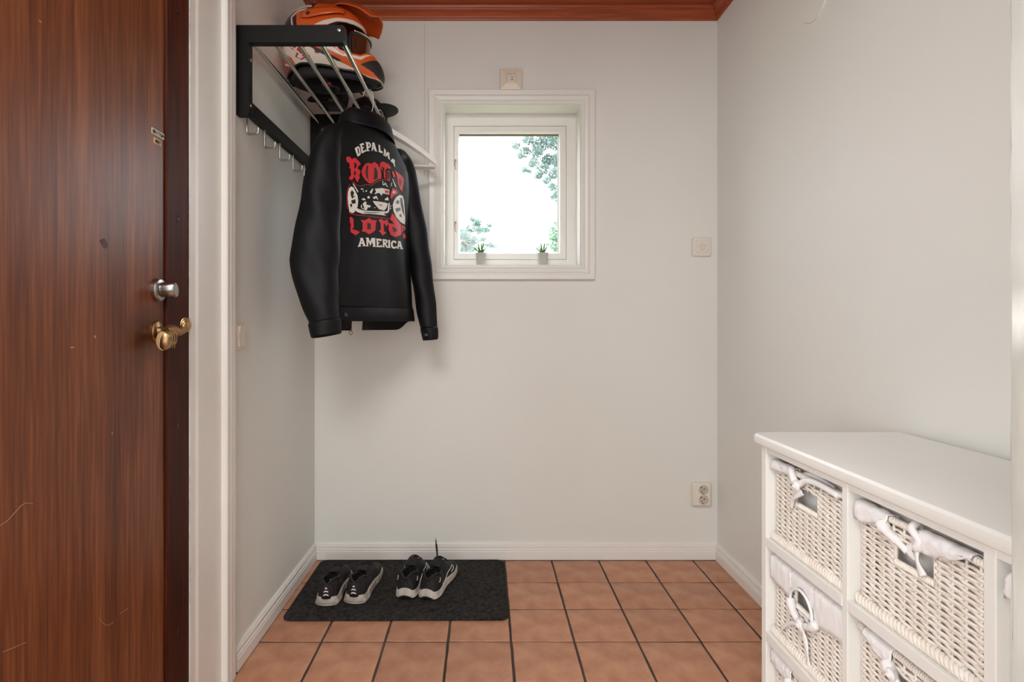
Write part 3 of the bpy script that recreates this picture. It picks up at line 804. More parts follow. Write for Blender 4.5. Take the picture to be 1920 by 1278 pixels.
# stickers with lettering and marks on the leaf: local frame: a towards the back wall (right in the picture), z up
GL = {  # 3x5 stroke letters for the tiny stickers
 'B': [[(0,0),(0,1),(.8,1),(.9,.78),(.7,.52),(0,.52)],[(.7,.52),(1,.26),(.8,0),(0,0)]], 'R': [[(0,0),(0,1),(.9,1),(1,.75),(.8,.5),(0,.5)],[(.45,.5),(1,0)]],
 'I': [[(.5,0),(.5,1)]], 'T': [[(0,1),(1,1)],[(.5,1),(.5,0)]], 'O': [[(0,0),(0,1),(1,1),(1,0),(0,0)]], 'M': [[(0,0),(0,1),(.5,.4),(1,1),(1,0)]],
 'N': [[(0,0),(0,1),(1,0),(1,1)]], 'G': [[(1,1),(0,1),(0,0),(1,0),(1,.5),(.5,.5)]], 'E': [[(1,1),(0,1),(0,0),(1,0)],[(0,.5),(.8,.5)]]}
M['stick_w'] = mat('white_sticker', srgb(226, 220, 210), 0.5); M['stick_y'] = mat('yellow_sticker', srgb(222, 190, 118), 0.5)
M['ink'] = mat('black_ink', srgb(28, 24, 24), 0.6)
def sticker(py, px_, w, h, text, m, slope):
    Ys = 1038*0.767/(908-px_); zc = Z(py, Ys)
    b = MB(); b.bbox(FX-0.0005, FX+0.0008, Ys-w/2, Ys+w/2, zc-h/2, zc+h/2, 0.0003)
    s = build('sticker', b, m, leaf)
    cw = (w-0.006)/len(text); b = MB()
    for i, ch in enumerate(text):
        for st in GL[ch]:
            b.tube([(FX+0.0009, Ys-w/2+0.003+cw*(i+0.12+0.72*x), zc-h*0.28+h*0.56*z) for x, z in st], 0.00095, 4)
    o = build('lettering', b, M['ink'], s, fix=False); o['kind'] = 'stuff'
sticker(250.5, 296, 0.050, 0.0135, 'BRITTOM', M['stick_w'], 0)
sticker(266, 295, 0.029, 0.0125, 'INGET', M['stick_y'], 0)
M['stain'] = mat('glue_stain', srgb(82, 48, 32), 0.55); M['chip'] = mat('pale_chip', srgb(176, 138, 108), 0.6)
Ys = 1038*0.767/(908-195)
b = MB(); b.add([(FX+0.0004, Ys+dy, Z(456, Ys)+dz) for dy, dz in ((-0.014,0.004),(0.000,0.011),(0.014,-0.003),(0.001,-0.011))], [(0,1,2,3)]); build('mark', b, M['stain'], leaf)
for px_, py, w, h in ((178, 631, 0.006, 0.006), (135, 651, 0.012, 0.003), (75, 40, 0.008, 0.003), (210, 812, 0.004, 0.004)):
    Ys = 1038*0.767/(908-px_)
    b = MB(); b.add([(FX+0.0004, Ys+w/2*math.cos(2*PI*k/9), Z(py, Ys)+h/2*math.sin(2*PI*k/9)) for k in range(9)], [tuple(range(9))]); build('mark', b, M['chip'], leaf)
for pts in ([(0,985),(14,975),(30,958),(45,944),(62,944)], [(150,345),(160,342),(174,343)], [(186,1160),(200,1172),(212,1166)], [(225,1150),(240,1140)], [(5,1222),(48,1204)]):
    b = MB(); b.tube(catmull([(FX+0.0002, 1038*0.767/(908-x), Z(y_, 1038*0.767/(908-x))) for x, y_ in pts], 5), 0.00045, 4); build('scratch', b, M['chip'], leaf)

# ================================================================== doormat
b = MB(); o = rounded_rect(0.806, 0.492, 0.03, 8); rs = []
for ins, z in ((0,0.0),(0,0.005),(0.0025,0.0075),(0.006,0.0085)):
    rs.append([(x*(1-2*ins/0.806), y_*(1-2*ins/0.492), z) for x, y_ in o])
b.rings(rs)
mat_o = tag(build('doormat', b, M['felt'], smooth=40, loc=(-0.3165, 2.205, 0.0004), rot=(0,0,0.004)), 'charcoal grey felt doormat with rounded corners on the tiled floor', 'doormat')

# ================================================================== window-sill plants
M['pot'] = mat('grey_cement_pot', srgb(190, 187, 182), 0.7, var=0.06, vscale=60)
M['soil'] = mat('moss_soil', srgb(96, 96, 66), 0.9, var=0.3, vscale=200)
M['leafg'] = mat('succulent_leaf', srgb(96, 142, 92), 0.45, var=0.2, vscale=80)
M['bud'] = mat('mauve_tip', srgb(176, 150, 180), 0.5)
def leafmat(name, c):
    m = mat(name, c, 0.6, var=0.2, vscale=3.0)
    nt = m.node_tree; p = nt.nodes['Principled BSDF']
    tl = nt.nodes.new('ShaderNodeBsdfTranslucent'); tl.inputs[0].default_value = c
    ad = nt.nodes.new('ShaderNodeMixShader'); ad.inputs[0].default_value = 0.5
    nt.links.new(p.outputs[0], ad.inputs[1]); nt.links.new(tl.outputs[0], ad.inputs[2]); nt.links.new(ad.outputs[0], nt.nodes['Material Output'].inputs[0])
    return m
M['leafs'] = leafmat('bright_succulent_leaf', srgb(120, 172, 112))
def succulent(px_, label, seed, buds):
    y0 = YB + 0.038; x0 = (px_-908)*y0/1038
    t = thing('potted_succulent', label, 'plant', (x0, y0, WZ0+0.005), 0, 'small potted plants on the window sill')
    r = random.Random(seed)
    sec = rounded_rect(0.044, 0.044, 0.016, 5); b = MB(); rs = []
    for s, z in ((0.80,0.0),(0.84,0.003),(0.93,0.03),(1.0,0.0545),(1.0,0.057),(0.9,0.057),(0.86,0.050),(0.2,0.050)):
        rs.append([(x*s*1.12, y_*s*1.12, z) for x, y_ in sec])
    b.rings(rs); build('pot', b, M['pot'], t, smooth=40)
    b = MB(); b.lathe([(0.0205,0.050),(0.017,0.0545),(0.010,0.057),(0.001,0.058)], 20); build('soil', b, M['soil'], t, smooth=True)
    for k in range(13):
        a = 2.4*k + r.uniform(-.3,.3); tilt = 0.15 + 0.055*k; L = r.uniform(0.056, 0.074)*(1 - 0.02*k)
        d = Vector((math.cos(a)*math.sin(tilt), math.sin(a)*math.sin(tilt), math.cos(tilt)))
        p0 = Vector((math.cos(a)*0.004, math.sin(a)*0.004, 0.053))
        pts = [p0 + d*L*f + Vector((0,0,-0.008*tilt*f*f)) for f in (0,0.2,0.45,0.7,0.9,1.0)]
        b = MB(); b.tube(pts, [0.0030,0.0040,0.0038,0.0027,0.0013,0.0003], 7, flat=0.6); build('leaf', b, M['leafs'], t, smooth=True)
    if buds:
        for k in range(5):
            p0 = Vector((-0.006-0.006*k, -0.004, 0.062)); p1 = p0 + Vector((-0.010, 0, 0.022-0.003*k))
            b = MB(); b.tube([p0, (p0+p1)/2+Vector((0,0,0.004)), p1], [0.0010,0.0010,0.0022], 6); build('bud_stalk', b, M['bud'], t, smooth=True)
succulent(902, 'small succulent in a grey pot at the left of the window sill', 1, False)
succulent(1017.5, 'small succulent with mauve tips in a grey pot at the right of the window sill', 2, True)

# ================================================================== trees outside
M['bark'] = mat('pale_bark', srgb(176, 178, 170), 0.9, var=0.1, vscale=8)
M['lf1'] = leafmat('grey_green_leaves', srgb(132, 156, 152)); M['lf2'] = leafmat('blue_green_leaves', srgb(138, 164, 160)); M['lf3'] = leafmat('light_green_leaves', srgb(138, 172, 148))
b = MB(); b.box(-40, 40, YB+0.6, 90, -0.8, -0.6); struct(build('ground', b, mat('lawn', srgb(110, 128, 80), 0.9, var=0.2, vscale=1.0)))
def tree(name, label, Y, clumps, trunk, m, leaf, seed, dens):
    """clumps: (px, py, rpx, depth offset); trunk: pixel path down to the ground"""
    r = random.Random(seed); k = Y/1038
    base = Vector((trunk[-1][0]*k - 908*k, Y, -0.6))
    t = thing(name, label, 'tree', base, 0)
    q = MB(); pts = [at(px_, py, Y) - base for px_, py in trunk[:-1]] + [Vector((0,0,0))]
    n = len(pts); q.tube(catmull(pts, 5), [lerp(0.004, 0.08, (i/(5*(n-1)))**1.8)*Y/8 for i in range(5*(n-1)+1)], 8)
    hub = pts[max(0, n//2 - 1)]
    q2 = MB()
    for px_, py, rp, dy in clumps:
        c = at(px_, py, Y) + Vector((0, dy, 0)) - base; R = rp*k
        near = min(pts[:-1], key=lambda p: (p-c).length)
        mid = (near + c)/2 + Vector((0,0,0.08*R))
        q.tube(catmull([near, mid, c], 4), [0.006*Y/8*f for f in (1,.9,.8,.75,.7,.6,.5,.45,.4)], 5)
        for _ in range(int(dens*(rp/10.0)**2)):
            while True:
                d = Vector((r.uniform(-1,1), r.uniform(-1,1), r.uniform(-1,1)))
                if d.length < 1: break
            p = c + Vector((d.x*R, d.y*R*1.3, d.z*R*0.8))
            s = leaf*r.uniform(0.6, 1.2)
            ax = Vector((r.uniform(-1,1), r.uniform(-1,1), r.uniform(-.6,.6))).normalized(); sd = ax.orthogonal().normalized()
            sd = Matrix.Rotation(r.uniform(0, 6.28), 3, ax) @ sd
            nn = ax.cross(sd)*0.15*s
            q2.add([p - ax*s, p + sd*s*0.55 + nn, p + ax*s, p - sd*s*0.55 + nn], [(0,1,2),(0,2,3)])
    o = build('trunk', q, M['bark'], t, smooth=True, fix=False)
    o = build('foliage', q2, m, t, fix=False); o['kind'] = 'stuff'
    return t
r = random.Random(11)
cl1 = [(1040,262,22,0),(1015,262,17,.2),(990,262,12,0),(968,268,9,.1),(985,280,12,.1),(1008,285,13,0),(1030,290,15,.2),(1048,300,16,0),(1000,305,11,0),(1020,312,13,.1),(985,318,8,0),(1040,325,13,0),(1012,322,9,.2),(1026,338,9,0),(1036,350,9,0),(1046,362,9,.1),(1036,370,5,0),(975,292,7,0),(1090,280,50,.3),(1120,240,60,.5),(1070,225,45,0.2),(1030,225,35,.1),(1080,350,35,.4),(992,322,5,0),(1048,380,5,0)]
tree('leafy_tree', 'grey-green leafy branches filling the upper right of the window view', 7.0, cl1, [(1000,290),(1040,285),(1090,270),(1135,330),(1150,500),(1150,700)], M['lf1'], 0.018, 3, 190)
cl2 = [(870,440,14,0),(884,425,10,.3),(895,417,9,0),(886,410,6,0),(878,455,13,.3),(900,432,9,0),(912,428,8,.3),(918,422,5,0),(890,450,10,0),(906,448,6,0),(868,468,14,.4),(885,465,10,0),(918,459,7,0),(928,462,5,0),(906,460,5,0),(850,450,30,.5),(835,420,28,.2),(845,480,35,.1)]
tree('distant_tree', 'pale distant tree at the lower left of the window view', 16.0, cl2, [(880,425),(866,450),(852,480),(850,520),(850,640)], M['lf2'], 0.040, 5, 260)
cl3 = [(1046,418,8,0),(1040,430,9,.1),(1047,445,12,0),(1037,448,8,0),(1032,440,4,0),(1040,462,9,0),(1048,470,10,.1),(1029,456,4,.1),(1075,440,30,.2),(1070,480,30,.2)]
tree('bushy_tree', 'light green bush at the lower right of the window view', 9.0, cl3, [(1046,425),(1054,450),(1064,500),(1068,640)], M['lf3'], 0.023, 9, 180)
# ================================================================== hat rack on the left wall
RY0, RY1, RZ = 1.703, 2.425, 1.9135               # near / far bracket, height of the rods
rack = thing('hat_rack', 'black hat rack with five chrome rods and wire coat hooks on the left wall', 'rack', (XL, RY0, 1.69))
def rp(name, mb, m, parent=None, smooth=False, fix=True):
    me = mb.mesh(name, m, smooth, fix); me.transform(Matrix.Translation((-XL, -RY0, -1.69)))
    return link(name, me, parent or rack)
ARM = 0.327
for k, yc in enumerate((RY0, RY1)):
    b = MB()
    y0, y1 = yc-0.012, yc+0.014
    prof = [(0.0005,1.690),(0.034,1.690),(0.040,1.696),(0.040,1.911),(ARM,1.911),(ARM+0.006,1.918),(ARM+0.006,1.958),(ARM,1.964),(0.0005,1.964)]
    b.rings([[(XL+x, y_, z) for x, z in prof] for y_ in (y0, y0+0.001, y1-0.001, y1)])
    br = rp('bracket', b, M['black'])
    for sx, sz in ((0.034,1.862),(0.034,1.722)):
        b = MB(); b.lathe([(0.0055,0.0),(0.0055,0.0016),(0.003,0.0024),(0.001,0.0016)], 16, (XL+0.0400, yc, sz), 'X'); rp('screw', b, M['chrome'], br, True)
    b = MB(); b.lathe([(0.0052,0.0),(0.0052,-0.0016),(0.003,-0.002),(0.0026,-0.0008),(0.001,-0.0008)], 16, (XL+ARM-0.012, y0, 1.949), 'Y'); rp('screw', b, M['chrome'], br, True)
rodx = [X(471.5,1.715), X(513,1.715), X(557,1.715), X(600,1.715), X(642,1.715)]
for x in rodx:
    b = MB(); b.tube([(x, RY0+0.010, RZ+0.012), (x, RY1-0.008, RZ+0.012)], 0.0078, 14); rp('rod', b, M['chrome'], smooth=40)
b = MB(); b.bbox(XL+0.0005, XL+0.022, RY0+0.012, RY1-0.010, 1.7115, 1.755, 0.002); rail = rp('hook_rail', b, M['black'])
for k in range(5):
    yc = (1.745, 1.885, 2.025, 2.165, 2.300)[k]
    b = MB(); z = 1.7115; x = XL+0.011
    # flat wire bent to a J: down from the rail, out from the wall, a short tip turned up
    b.tube([(x, yc, z+0.003), (x, yc, z-0.054), (x+0.002, yc, z-0.060), (x+0.008, yc, z-0.062), (x+0.029, yc, z-0.062), (x+0.034, yc, z-0.060), (x+0.036, yc, z-0.055), (x+0.036, yc, z-0.042)], 0.0034, 10); rp('coat_hook', b, M['steel'], smooth=60)
# ================================================================== black jacket hanging on the rack
JC = Vector((-0.435, 2.05)); JU = Vector((0.55, 0.8352)); JV = Vector((0.8352, -0.55))
A_T = [(1.00,0.236),(1.06,0.238),(1.12,0.232),(1.25,0.226),(1.45,0.222),(1.60,0.220),(1.660,0.212),(1.690,0.196),(1.715,0.166),(1.74,0.134),(1.765,0.110),(1.785,0.100)]
B_T = [(1.00,0.078),(1.06,0.080),(1.12,0.072),(1.3,0.064),(1.5,0.060),(1.66,0.060),(1.74,0.062),(1.785,0.056)]
JN = 2.5
def jw(s, z):
    """outward depth of the back surface at (s, z)"""
    a, b_ = linterp(A_T, z), interp(B_T, z)
    q = max(0.0, 1 - abs(s/a)**JN) if abs(s) < a else 0.0
    w = b_*q**(1/JN)
    f = smooth01((1.72-z)/0.1)*smooth01((z-1.06)/0.05)
    fold = 0.0055*mnoise.noise(Vector((s*11, z*2.6, 3.1))) + 0.004*math.sin((s*26 + z*9))*smooth01((s-0.02)/0.12) + 0.003*math.sin(s*40 - z*14)*smooth01((-s-0.06)/0.1)
    return w + fold*f*min(1, q*1.5)
def jp(s, w, z):
    p = JC + JU*s + JV*w
    return Vector((p.x, p.y, z - 0.09*s*smooth01((z-1.45)/0.25)))
def jsurf(s, z, off): return jp(s, jw(s, z) + off, z)
def junproj(px_, py, off=0.0):
    d = Vector(((px_-PPX)/F_PX, 1.0)); dz = -(py-PPY)/F_PX; w = 0.06; s = z = 0
    for _ in range(12):
        t = (w + JC.dot(JV))/d.dot(JV); p = d*t - JC; s = p.dot(JU); z = CAM_H + t*dz; z += 0.09*s*smooth01((z-1.45)/0.25)
        w = 0.5*w + 0.5*jw(max(-0.205, min(0.205, s)), z)
    return s, z
jack = thing('jacket', 'black zip jacket with red and white motorcycle print hanging from the hat rack', 'jacket', (JC.x, JC.y, 1.06))
def jpart(name, mb, m, parent=None, smooth='all', fix=True, solid=0.0):
    me = mb.mesh(name, m, smooth, fix); me.transform(Matrix.Translation((-JC.x, -JC.y, -1.06)))
    o = link(name, me, parent or jack)
    if solid:
        md = o.modifiers.new('thick', 'SOLIDIFY'); md.thickness = solid; md.offset = -1
    return o
M['jack'] = mat('black_twill', srgb(8, 10, 14), 0.56, var=0.1, vscale=30, bump=0.15, bscale=900, spec=0.26)
M['jackin'] = mat('black_lining', srgb(10, 10, 12), 0.7)
# body: rings of 120 points, theta 0 = +u side, 90deg = back, 270deg = front; front left open
NT = 120
def jring(z, dz_front=0.0, grow=0.0):
    out = []
    a = linterp(A_T, z) + grow
    for k in range(NT+1):
        th = PI*1.5 + 0.11 + (2*PI - 0.17)*k/NT      # starts and ends either side of the front opening
        c, s_ = math.cos(th), math.sin(th)
        s = a*math.copysign(abs(c)**(2/JN), c)
        if s_ >= 0:
            w = jw(s*(a-grow)/a, z) + grow*abs(s_); zz = z
        else:
            w = -0.8*(interp(B_T, z)+grow)*abs(s_)**(2/JN) - 0.006*math.sin(s*30+z*5); zz = z + dz_front*smooth01(-s_*1.6)
        out.append(jp(s, w, zz))
    return out
zs = [1.062 + 0.0125*k for k in range(49)] + [1.668+0.0073*k for k in range(1, 17)]
b = MB(); b.rings([jring(z, -0.034*smooth01((1.3-z)/0.24)) for z in zs], closed=False, cap=False)
jpart('body', b, M['jack'], solid=0.0025)
# hem band with stitched top edge
b = MB(); b.rings([jring(z, -0.034*smooth01((1.3-z)/0.24), g) for z, g in ((1.060,0.0015),(1.063,0.0035),(1.085,0.0038),(1.108,0.0035),(1.1105,0.0015))], closed=False, cap=False)
hem = jpart('hem_band', b, M['jack'], solid=0.002)
b = MB(); rg = jring(1.1135, 0, 0.0032)
b.tube(rg[20:101], 0.0011, 5); jpart('stitching', b, M['jack'], hem)
# collar: stands up round the neck and folds down outside
rs = []
for k in range(49):
    th = PI*1.5 + 0.5 + (2*PI-1.0)*k/48; c, s_ = math.cos(th), math.sin(th)
    sec = []
    for g, z in ((-0.004,1.774),(-0.006,1.794),(-0.002,1.808),(0.006,1.812),(0.013,1.804),(0.018,1.784),(0.024,1.758),(0.026,1.748)):
        rr = 1.0
        s = (0.096+g)*math.copysign(abs(c)**(2/2.2), c); w = (0.056+g)*math.copysign(abs(s_)**(2/2.2), s_)
        sec.append(jp(s, w - 0.002, z - 0.010*(1-max(0, s_)) - (0.02 if s_ < -0.5 else 0) + 0.003*math.sin(th*5)))
    rs.append(sec)
b = MB(); b.rings(rs, closed=False, cap=False); jpart('collar', b, M['jack'], solid=0.003)
# sleeves: (centre, half width, half thickness)
def sleeve(path, major, seed, nm='sleeve'):
    P_ = catmull([p[0] for p in path], 9); n = len(P_); rs = []
    tabw = [(i*9/(n-1)*(len(path)-1)/(len(path)-1), 0) for i in range(2)]
    m = len(path)
    for i, p in enumerate(P_):
        f = i/9.0; k = min(int(f), m-2); t = smooth01(f-k) if k < m-1 else 1
        hw = lerp(path[k][1], path[min(k+1,m-1)][1], min(1, f-k)); ht = lerp(path[k][2], path[min(k+1,m-1)][2], min(1, f-k))
        ring = []
        mj = Vector(major).normalized(); d = (P_[min(i+1,n-1)] - P_[max(i-1,0)]).normalized()
        mj = (mj - d*mj.dot(d)).normalized(); mn = d.cross(mj)
        for j in range(40):
            a = 2*PI*j/40; c, s_ = math.cos(a), math.sin(a)
            x = hw*math.copysign(abs(c)**0.95, c); y_ = ht*math.copysign(abs(s_)**1.35, s_)
            wv = 0.0045*mnoise.noise(Vector((x*16, p.z*6, seed))) + 0.0012*math.sin(p.z*40 + x*60 + seed)
            wv *= smooth01(f*1.2)
            ring.append(p + mj*(x + wv*c) + mn*(y_ + wv*s_*1.4))
        rs.append(ring)
    return rs
sl = [((-0.490,1.955,1.712),0.020,0.026),((-0.508,1.915,1.708),0.028,0.032),((-0.524,1.890,1.688),0.036,0.036),((-0.535,1.870,1.62),0.049,0.038),((-0.549,1.852,1.44),0.069,0.040),((-0.561,1.837,1.262),0.080,0.040),((-0.546,1.829,1.14),0.064,0.036),((-0.528,1.823,1.07),0.049,0.032),((-0.517,1.820,1.012),0.045,0.030)]
sl = [(Vector(p), w, t) for p, w, t in sl]
rsL = sleeve(sl, (0.97,0.25,0), 1.0)
b = MB(); b.rings(rsL, True, False); slL = jpart('sleeve', b, M['jack'], solid=0.0025)
def P3(px_, py, Y): return at(px_, py, Y)
sr = [(Vector((-0.345,2.165,1.705)),0.022,0.028),(P3(752,298,2.215),0.032,0.036),(P3(761,325,2.238),0.042,0.040),(P3(773,400,2.245),0.049,0.042),(P3(789,500,2.235),0.048,0.042),(P3(798,565,2.225),0.044,0.036),(P3(804,605,2.215),0.038,0.030),(P3(807,637,2.21),0.030,0.024)]
rsR = sleeve(sr, (0.97,-0.25,0), 4.0)
b = MB(); b.rings(rsR, True, False); slR = jpart('sleeve', b, M['jack'], solid=0.0025)
def cuff(rs, par, i0):
    q = MB(); sub = rs[i0:]
    out = []
    for i, r_ in enumerate(sub):
        c = sum((Vector(p) for p in r_), Vector())/len(r_); g = 1.02 if i in (0, len(sub)-1) else 1.075
        out.append([c + (Vector(p)-c)*g for p in r_])
    q.rings(out, True, False); return jpart('cuff', q, M['jack'], par, solid=0.002)
cfL = cuff(rsL, slL, len(rsL)-9); cfR = cuff(rsR, slR, len(rsR)-8)
M['jbutton'] = mat('dark_button', srgb(46, 48, 52), 0.3)
def button(c, n, par):
    q = MB(); n = Vector(n).normalized(); u_ = n.orthogonal().normalized(); v_ = n.cross(u_)
    q.rings([[Vector(c) + n*h + (u_*math.cos(2*PI*k/16) + v_*math.sin(2*PI*k/16))*r_ for k in range(16)] for r_, h in ((0.0072,-0.002),(0.0072,0.0018),(0.006,0.0028),(0.004,0.0016),(0.001,0.0016))])
    jpart('button', q, M['jbutton'], par, smooth=40)
button(P3(799,627,2.178), (0.2,-1,0), cfR)
button(jsurf(-0.165, 1.082, 0.006), (JV.x, JV.y, 0), hem)
# zip at the front edges
M['zip'] = mat('zip_metal', srgb(150, 140, 130), 0.35, metal=1.0)
fr = jring(1.062, -0.034)
zl, zr_ = fr[0], fr[-1]
for e, nm in ((0, 'zip'), (-1, 'zip')):
    q = MB(); pts = [jring(z, -0.034*smooth01((1.3-z)/0.24))[e] for z in (1.062, 1.12, 1.2, 1.3, 1.4, 1.5, 1.6, 1.7)]
    q.tube(pts, 0.0024, 6); zz = jpart('zip', q, M['zip'])
    if e == -1:
        q = MB(); p = Vector(pts[0]); q.box(p.x-0.004,p.x+0.004,p.y-0.003,p.y+0.003,p.z-0.004,p.z+0.014)
        q.tube([p+Vector((0.006*math.cos(2*PI*k/14),0,-0.010+0.008*math.sin(2*PI*k/14))) for k in range(14)], 0.0014, 5, closed=True)
        jpart('zip_puller', q, M['zip'], zz, fix=False)

# ---- the print on the back
M['pw'] = mat('white_print', srgb(226, 222, 214), 0.6, var=0.04, vscale=300)
M['pr'] = mat('red_print', srgb(206, 40, 48), 0.55, var=0.08, vscale=120)
M['pk'] = mat('black_print', srgb(12, 13, 16), 0.5)
prints = {k: MB() for k in ('arched_lettering', 'upper_lettering', 'lower_lettering', 'bottom_lettering', 'motorcycle')}
KEY = 'arched_lettering'
def poly(layer, pts, crop, mi, key=None):
    key = key or KEY
    ox, oy, sc = crop
    sz = [junproj(ox + x/sc, oy + y/sc) for x, y in pts]
    bm = bmesh.new()
    vs_ = [bm.verts.new((s, z, 0)) for s, z in sz]
    try: f = bm.faces.new(vs_)
    except ValueError: bm.free(); return
    bmesh.ops.triangulate(bm, faces=bm.faces)
    for _ in range(3):
        es = [e for e in bm.edges if e.calc_length() > 0.012]
        if not es: break
        bmesh.ops.subdivide_edges(bm, edges=es, cuts=1); bmesh.ops.triangulate(bm, faces=bm.faces)
    for v in bm.verts: v.co = jsurf(v.co.x, v.co.y, 0.0010 + 0.0007*layer)
    prints[key].bm(bm, mi)
H = (640, 255, 10.646); I_ = (640, 335, 9.13)
WHT, RED, BLK = 0, 1, 2
# DEPALMA arch
for p in ([(262,243),(330,200),(362,225),(385,340),(372,378),(322,410)], [(355,165),(440,135),(452,182),(425,175),(408,186),(416,225),(445,215),(450,237),(420,248),(430,300),(462,288),(476,258),(494,300),(412,345),(398,332),(375,185)],
          [(468,120),(550,122),(585,155),(590,195),(570,230),(535,240),(540,282),(560,288),(560,300),(490,302),(503,286),(488,140)],
          [(608,130),(655,130),(700,285),(717,312),(655,297),(662,285),(655,265),(625,255),(622,280),(632,292),(588,292),(600,278),(615,150)],
          [(728,168),(777,190),(768,212),(782,296),(808,296),(824,325),(817,348),(733,312),(745,300),(738,190)],
          [(838,233),(880,275),(895,350),(920,310),(962,350),(950,370),(963,450),(972,477),(930,447),(925,375),(902,412),(880,398),(866,310),(865,385),(885,415),(828,377),(843,360),(850,260)],
          [(975,490),(1020,448),(1067,480),(1060,540),(1077,622),(1050,592),(1028,540),(1000,522)]): poly(0, p, H, WHT)
for p in ([(312,247),(335,237),(352,335),(335,362)], [(530,150),(556,163),(556,205),(535,212)], [(632,185),(644,232),(628,227)]): poly(1, p, H, BLK)
KEY = 'upper_lettering'
# ROAD in blackletter
for p in ([(90,450),(105,410),(145,405),(190,435),(215,462),(240,435),(290,440),(385,545),(370,580),(345,592),(322,640),(365,680),(382,702),(352,790),(367,842),(348,852),(320,922),(280,870),(270,822),(245,812),(238,850),(200,882),(153,852),(150,822),(188,790),(180,642),(150,640),(165,592),(155,532),(110,512)],
          [(540,533),(600,556),(655,513),(720,560),(775,650),(797,760),(790,850),(740,860),(660,902),(600,948),(540,937),(460,862),(410,780),(398,690),(430,610),(480,550)],
          [(758,562),(790,520),(840,508),(900,545),(940,560),(992,632),(970,652),(912,642),(872,682),(880,760),(880,852),(850,832),(840,702),(858,652),(822,612),(802,622),(832,692),(780,652)],
          [(1000,708),(1040,700),(1077,800),(1040,832)],
          [(1065,680),(1110,718),(1210,790),(1247,850),(1242,950),(1215,1068),(1215,1110),(1160,1042),(1120,930),(1110,820)],
          [(896,702),(960,690),(972,850),(950,892),(898,852)]): poly(0, p, H, RED)
for p in ([(255,520),(290,545),(302,600),(266,652),(250,640)], [(250,690),(275,700),(287,760),(256,792),(247,760)], [(500,600),(530,582),(520,700),(528,840),(543,882),(500,830),(480,720)], [(655,620),(690,640),(722,720),(717,850),(665,872),(640,872),(650,740)],
          [(1150,838),(1190,850),(1202,930),(1172,1002),(1150,930)], [(905,715),(950,702),(958,838),(944,868),(908,842)]): poly(1, p, H, BLK)
KEY = 'lower_lettering'
# LORDS
for p in ([(140,660),(165,650),(205,690),(210,830),(182,860),(250,880),(312,910),(290,932),(240,967),(160,915),(150,880),(160,780),(140,740)],
          [(323,705),(400,712),(470,668),(520,705),(607,715),(585,760),(580,880),(540,915),(470,952),(410,910),(333,895),(360,870),(360,750)],
          [(628,705),(690,688),(720,720),(790,700),(802,760),(765,822),(740,762),(720,772),(725,900),(772,920),(705,972),(638,890),(670,870),(665,760)],
          [(860,588),(900,620),(960,710),(1020,790),(1027,950),(920,1002),(840,960),(798,850),(810,802),(778,760),(900,770),(828,690),(850,640)],
          [(1030,790),(1085,820),(1095,870),(1060,880),(1050,920),(1092,955),(1098,1010),(1070,1032),(1043,980),(1060,940),(1030,900)]): poly(0, p, I_, RED)
for p in ([(440,750),(500,770),(500,870),(440,860)], [(870,820),(930,840),(952,890),(900,922),(880,880)], [(1046,840),(1072,850),(1060,872),(1048,866)]): poly(1, p, I_, BLK)
KEY = 'bottom_lettering'
# AMERICA
for p in ([(310,1015),(365,1010),(405,1130),(422,1150),(355,1157),(370,1132),(360,1115),(330,1115),(325,1138),(335,1157),(273,1167),(290,1140),(325,1035)],
          [(408,1010),(460,1005),(490,1080),(515,1010),(572,1015),(576,1035),(580,1148),(592,1167),(530,1162),(540,1140),(525,1080),(495,1152),(460,1075),(455,1140),(467,1157),(413,1157),(430,1140),(425,1030)],
          [(576,1022),(680,1030),(686,1072),(655,1060),(625,1058),(625,1085),(652,1090),(652,1107),(630,1107),(630,1140),(660,1147),(685,1125),(691,1172),(592,1168),(602,1147),(597,1037)],
          [(692,1032),(770,1040),(790,1070),(780,1100),(760,1112),(790,1160),(806,1182),(770,1180),(735,1122),(730,1150),(741,1172),(690,1168),(706,1150),(706,1047)],
          [(790,1045),(837,1050),(830,1066),(830,1165),(841,1186),(790,1180),(800,1165),(800,1065)],
          [(870,1060),(900,1058),(937,1070),(937,1107),(915,1100),(905,1085),(880,1090),(875,1130),(885,1160),(920,1166),(940,1150),(947,1177),(915,1197),(870,1190),(845,1155),(845,1090)],
          [(965,1065),(1010,1070),(1040,1180),(1056,1206),(1005,1202),(1011,1185),(1005,1166),(980,1162),(975,1180),(986,1197),(945,1190),(955,1170),(970,1085)]): poly(0, p, I_, WHT)
for p in ([(342,1052),(352,1092),(333,1092)], [(735,1060),(756,1065),(756,1092),(735,1092)], [(987,1097),(999,1140),(980,1135)]): poly(1, p, I_, BLK)
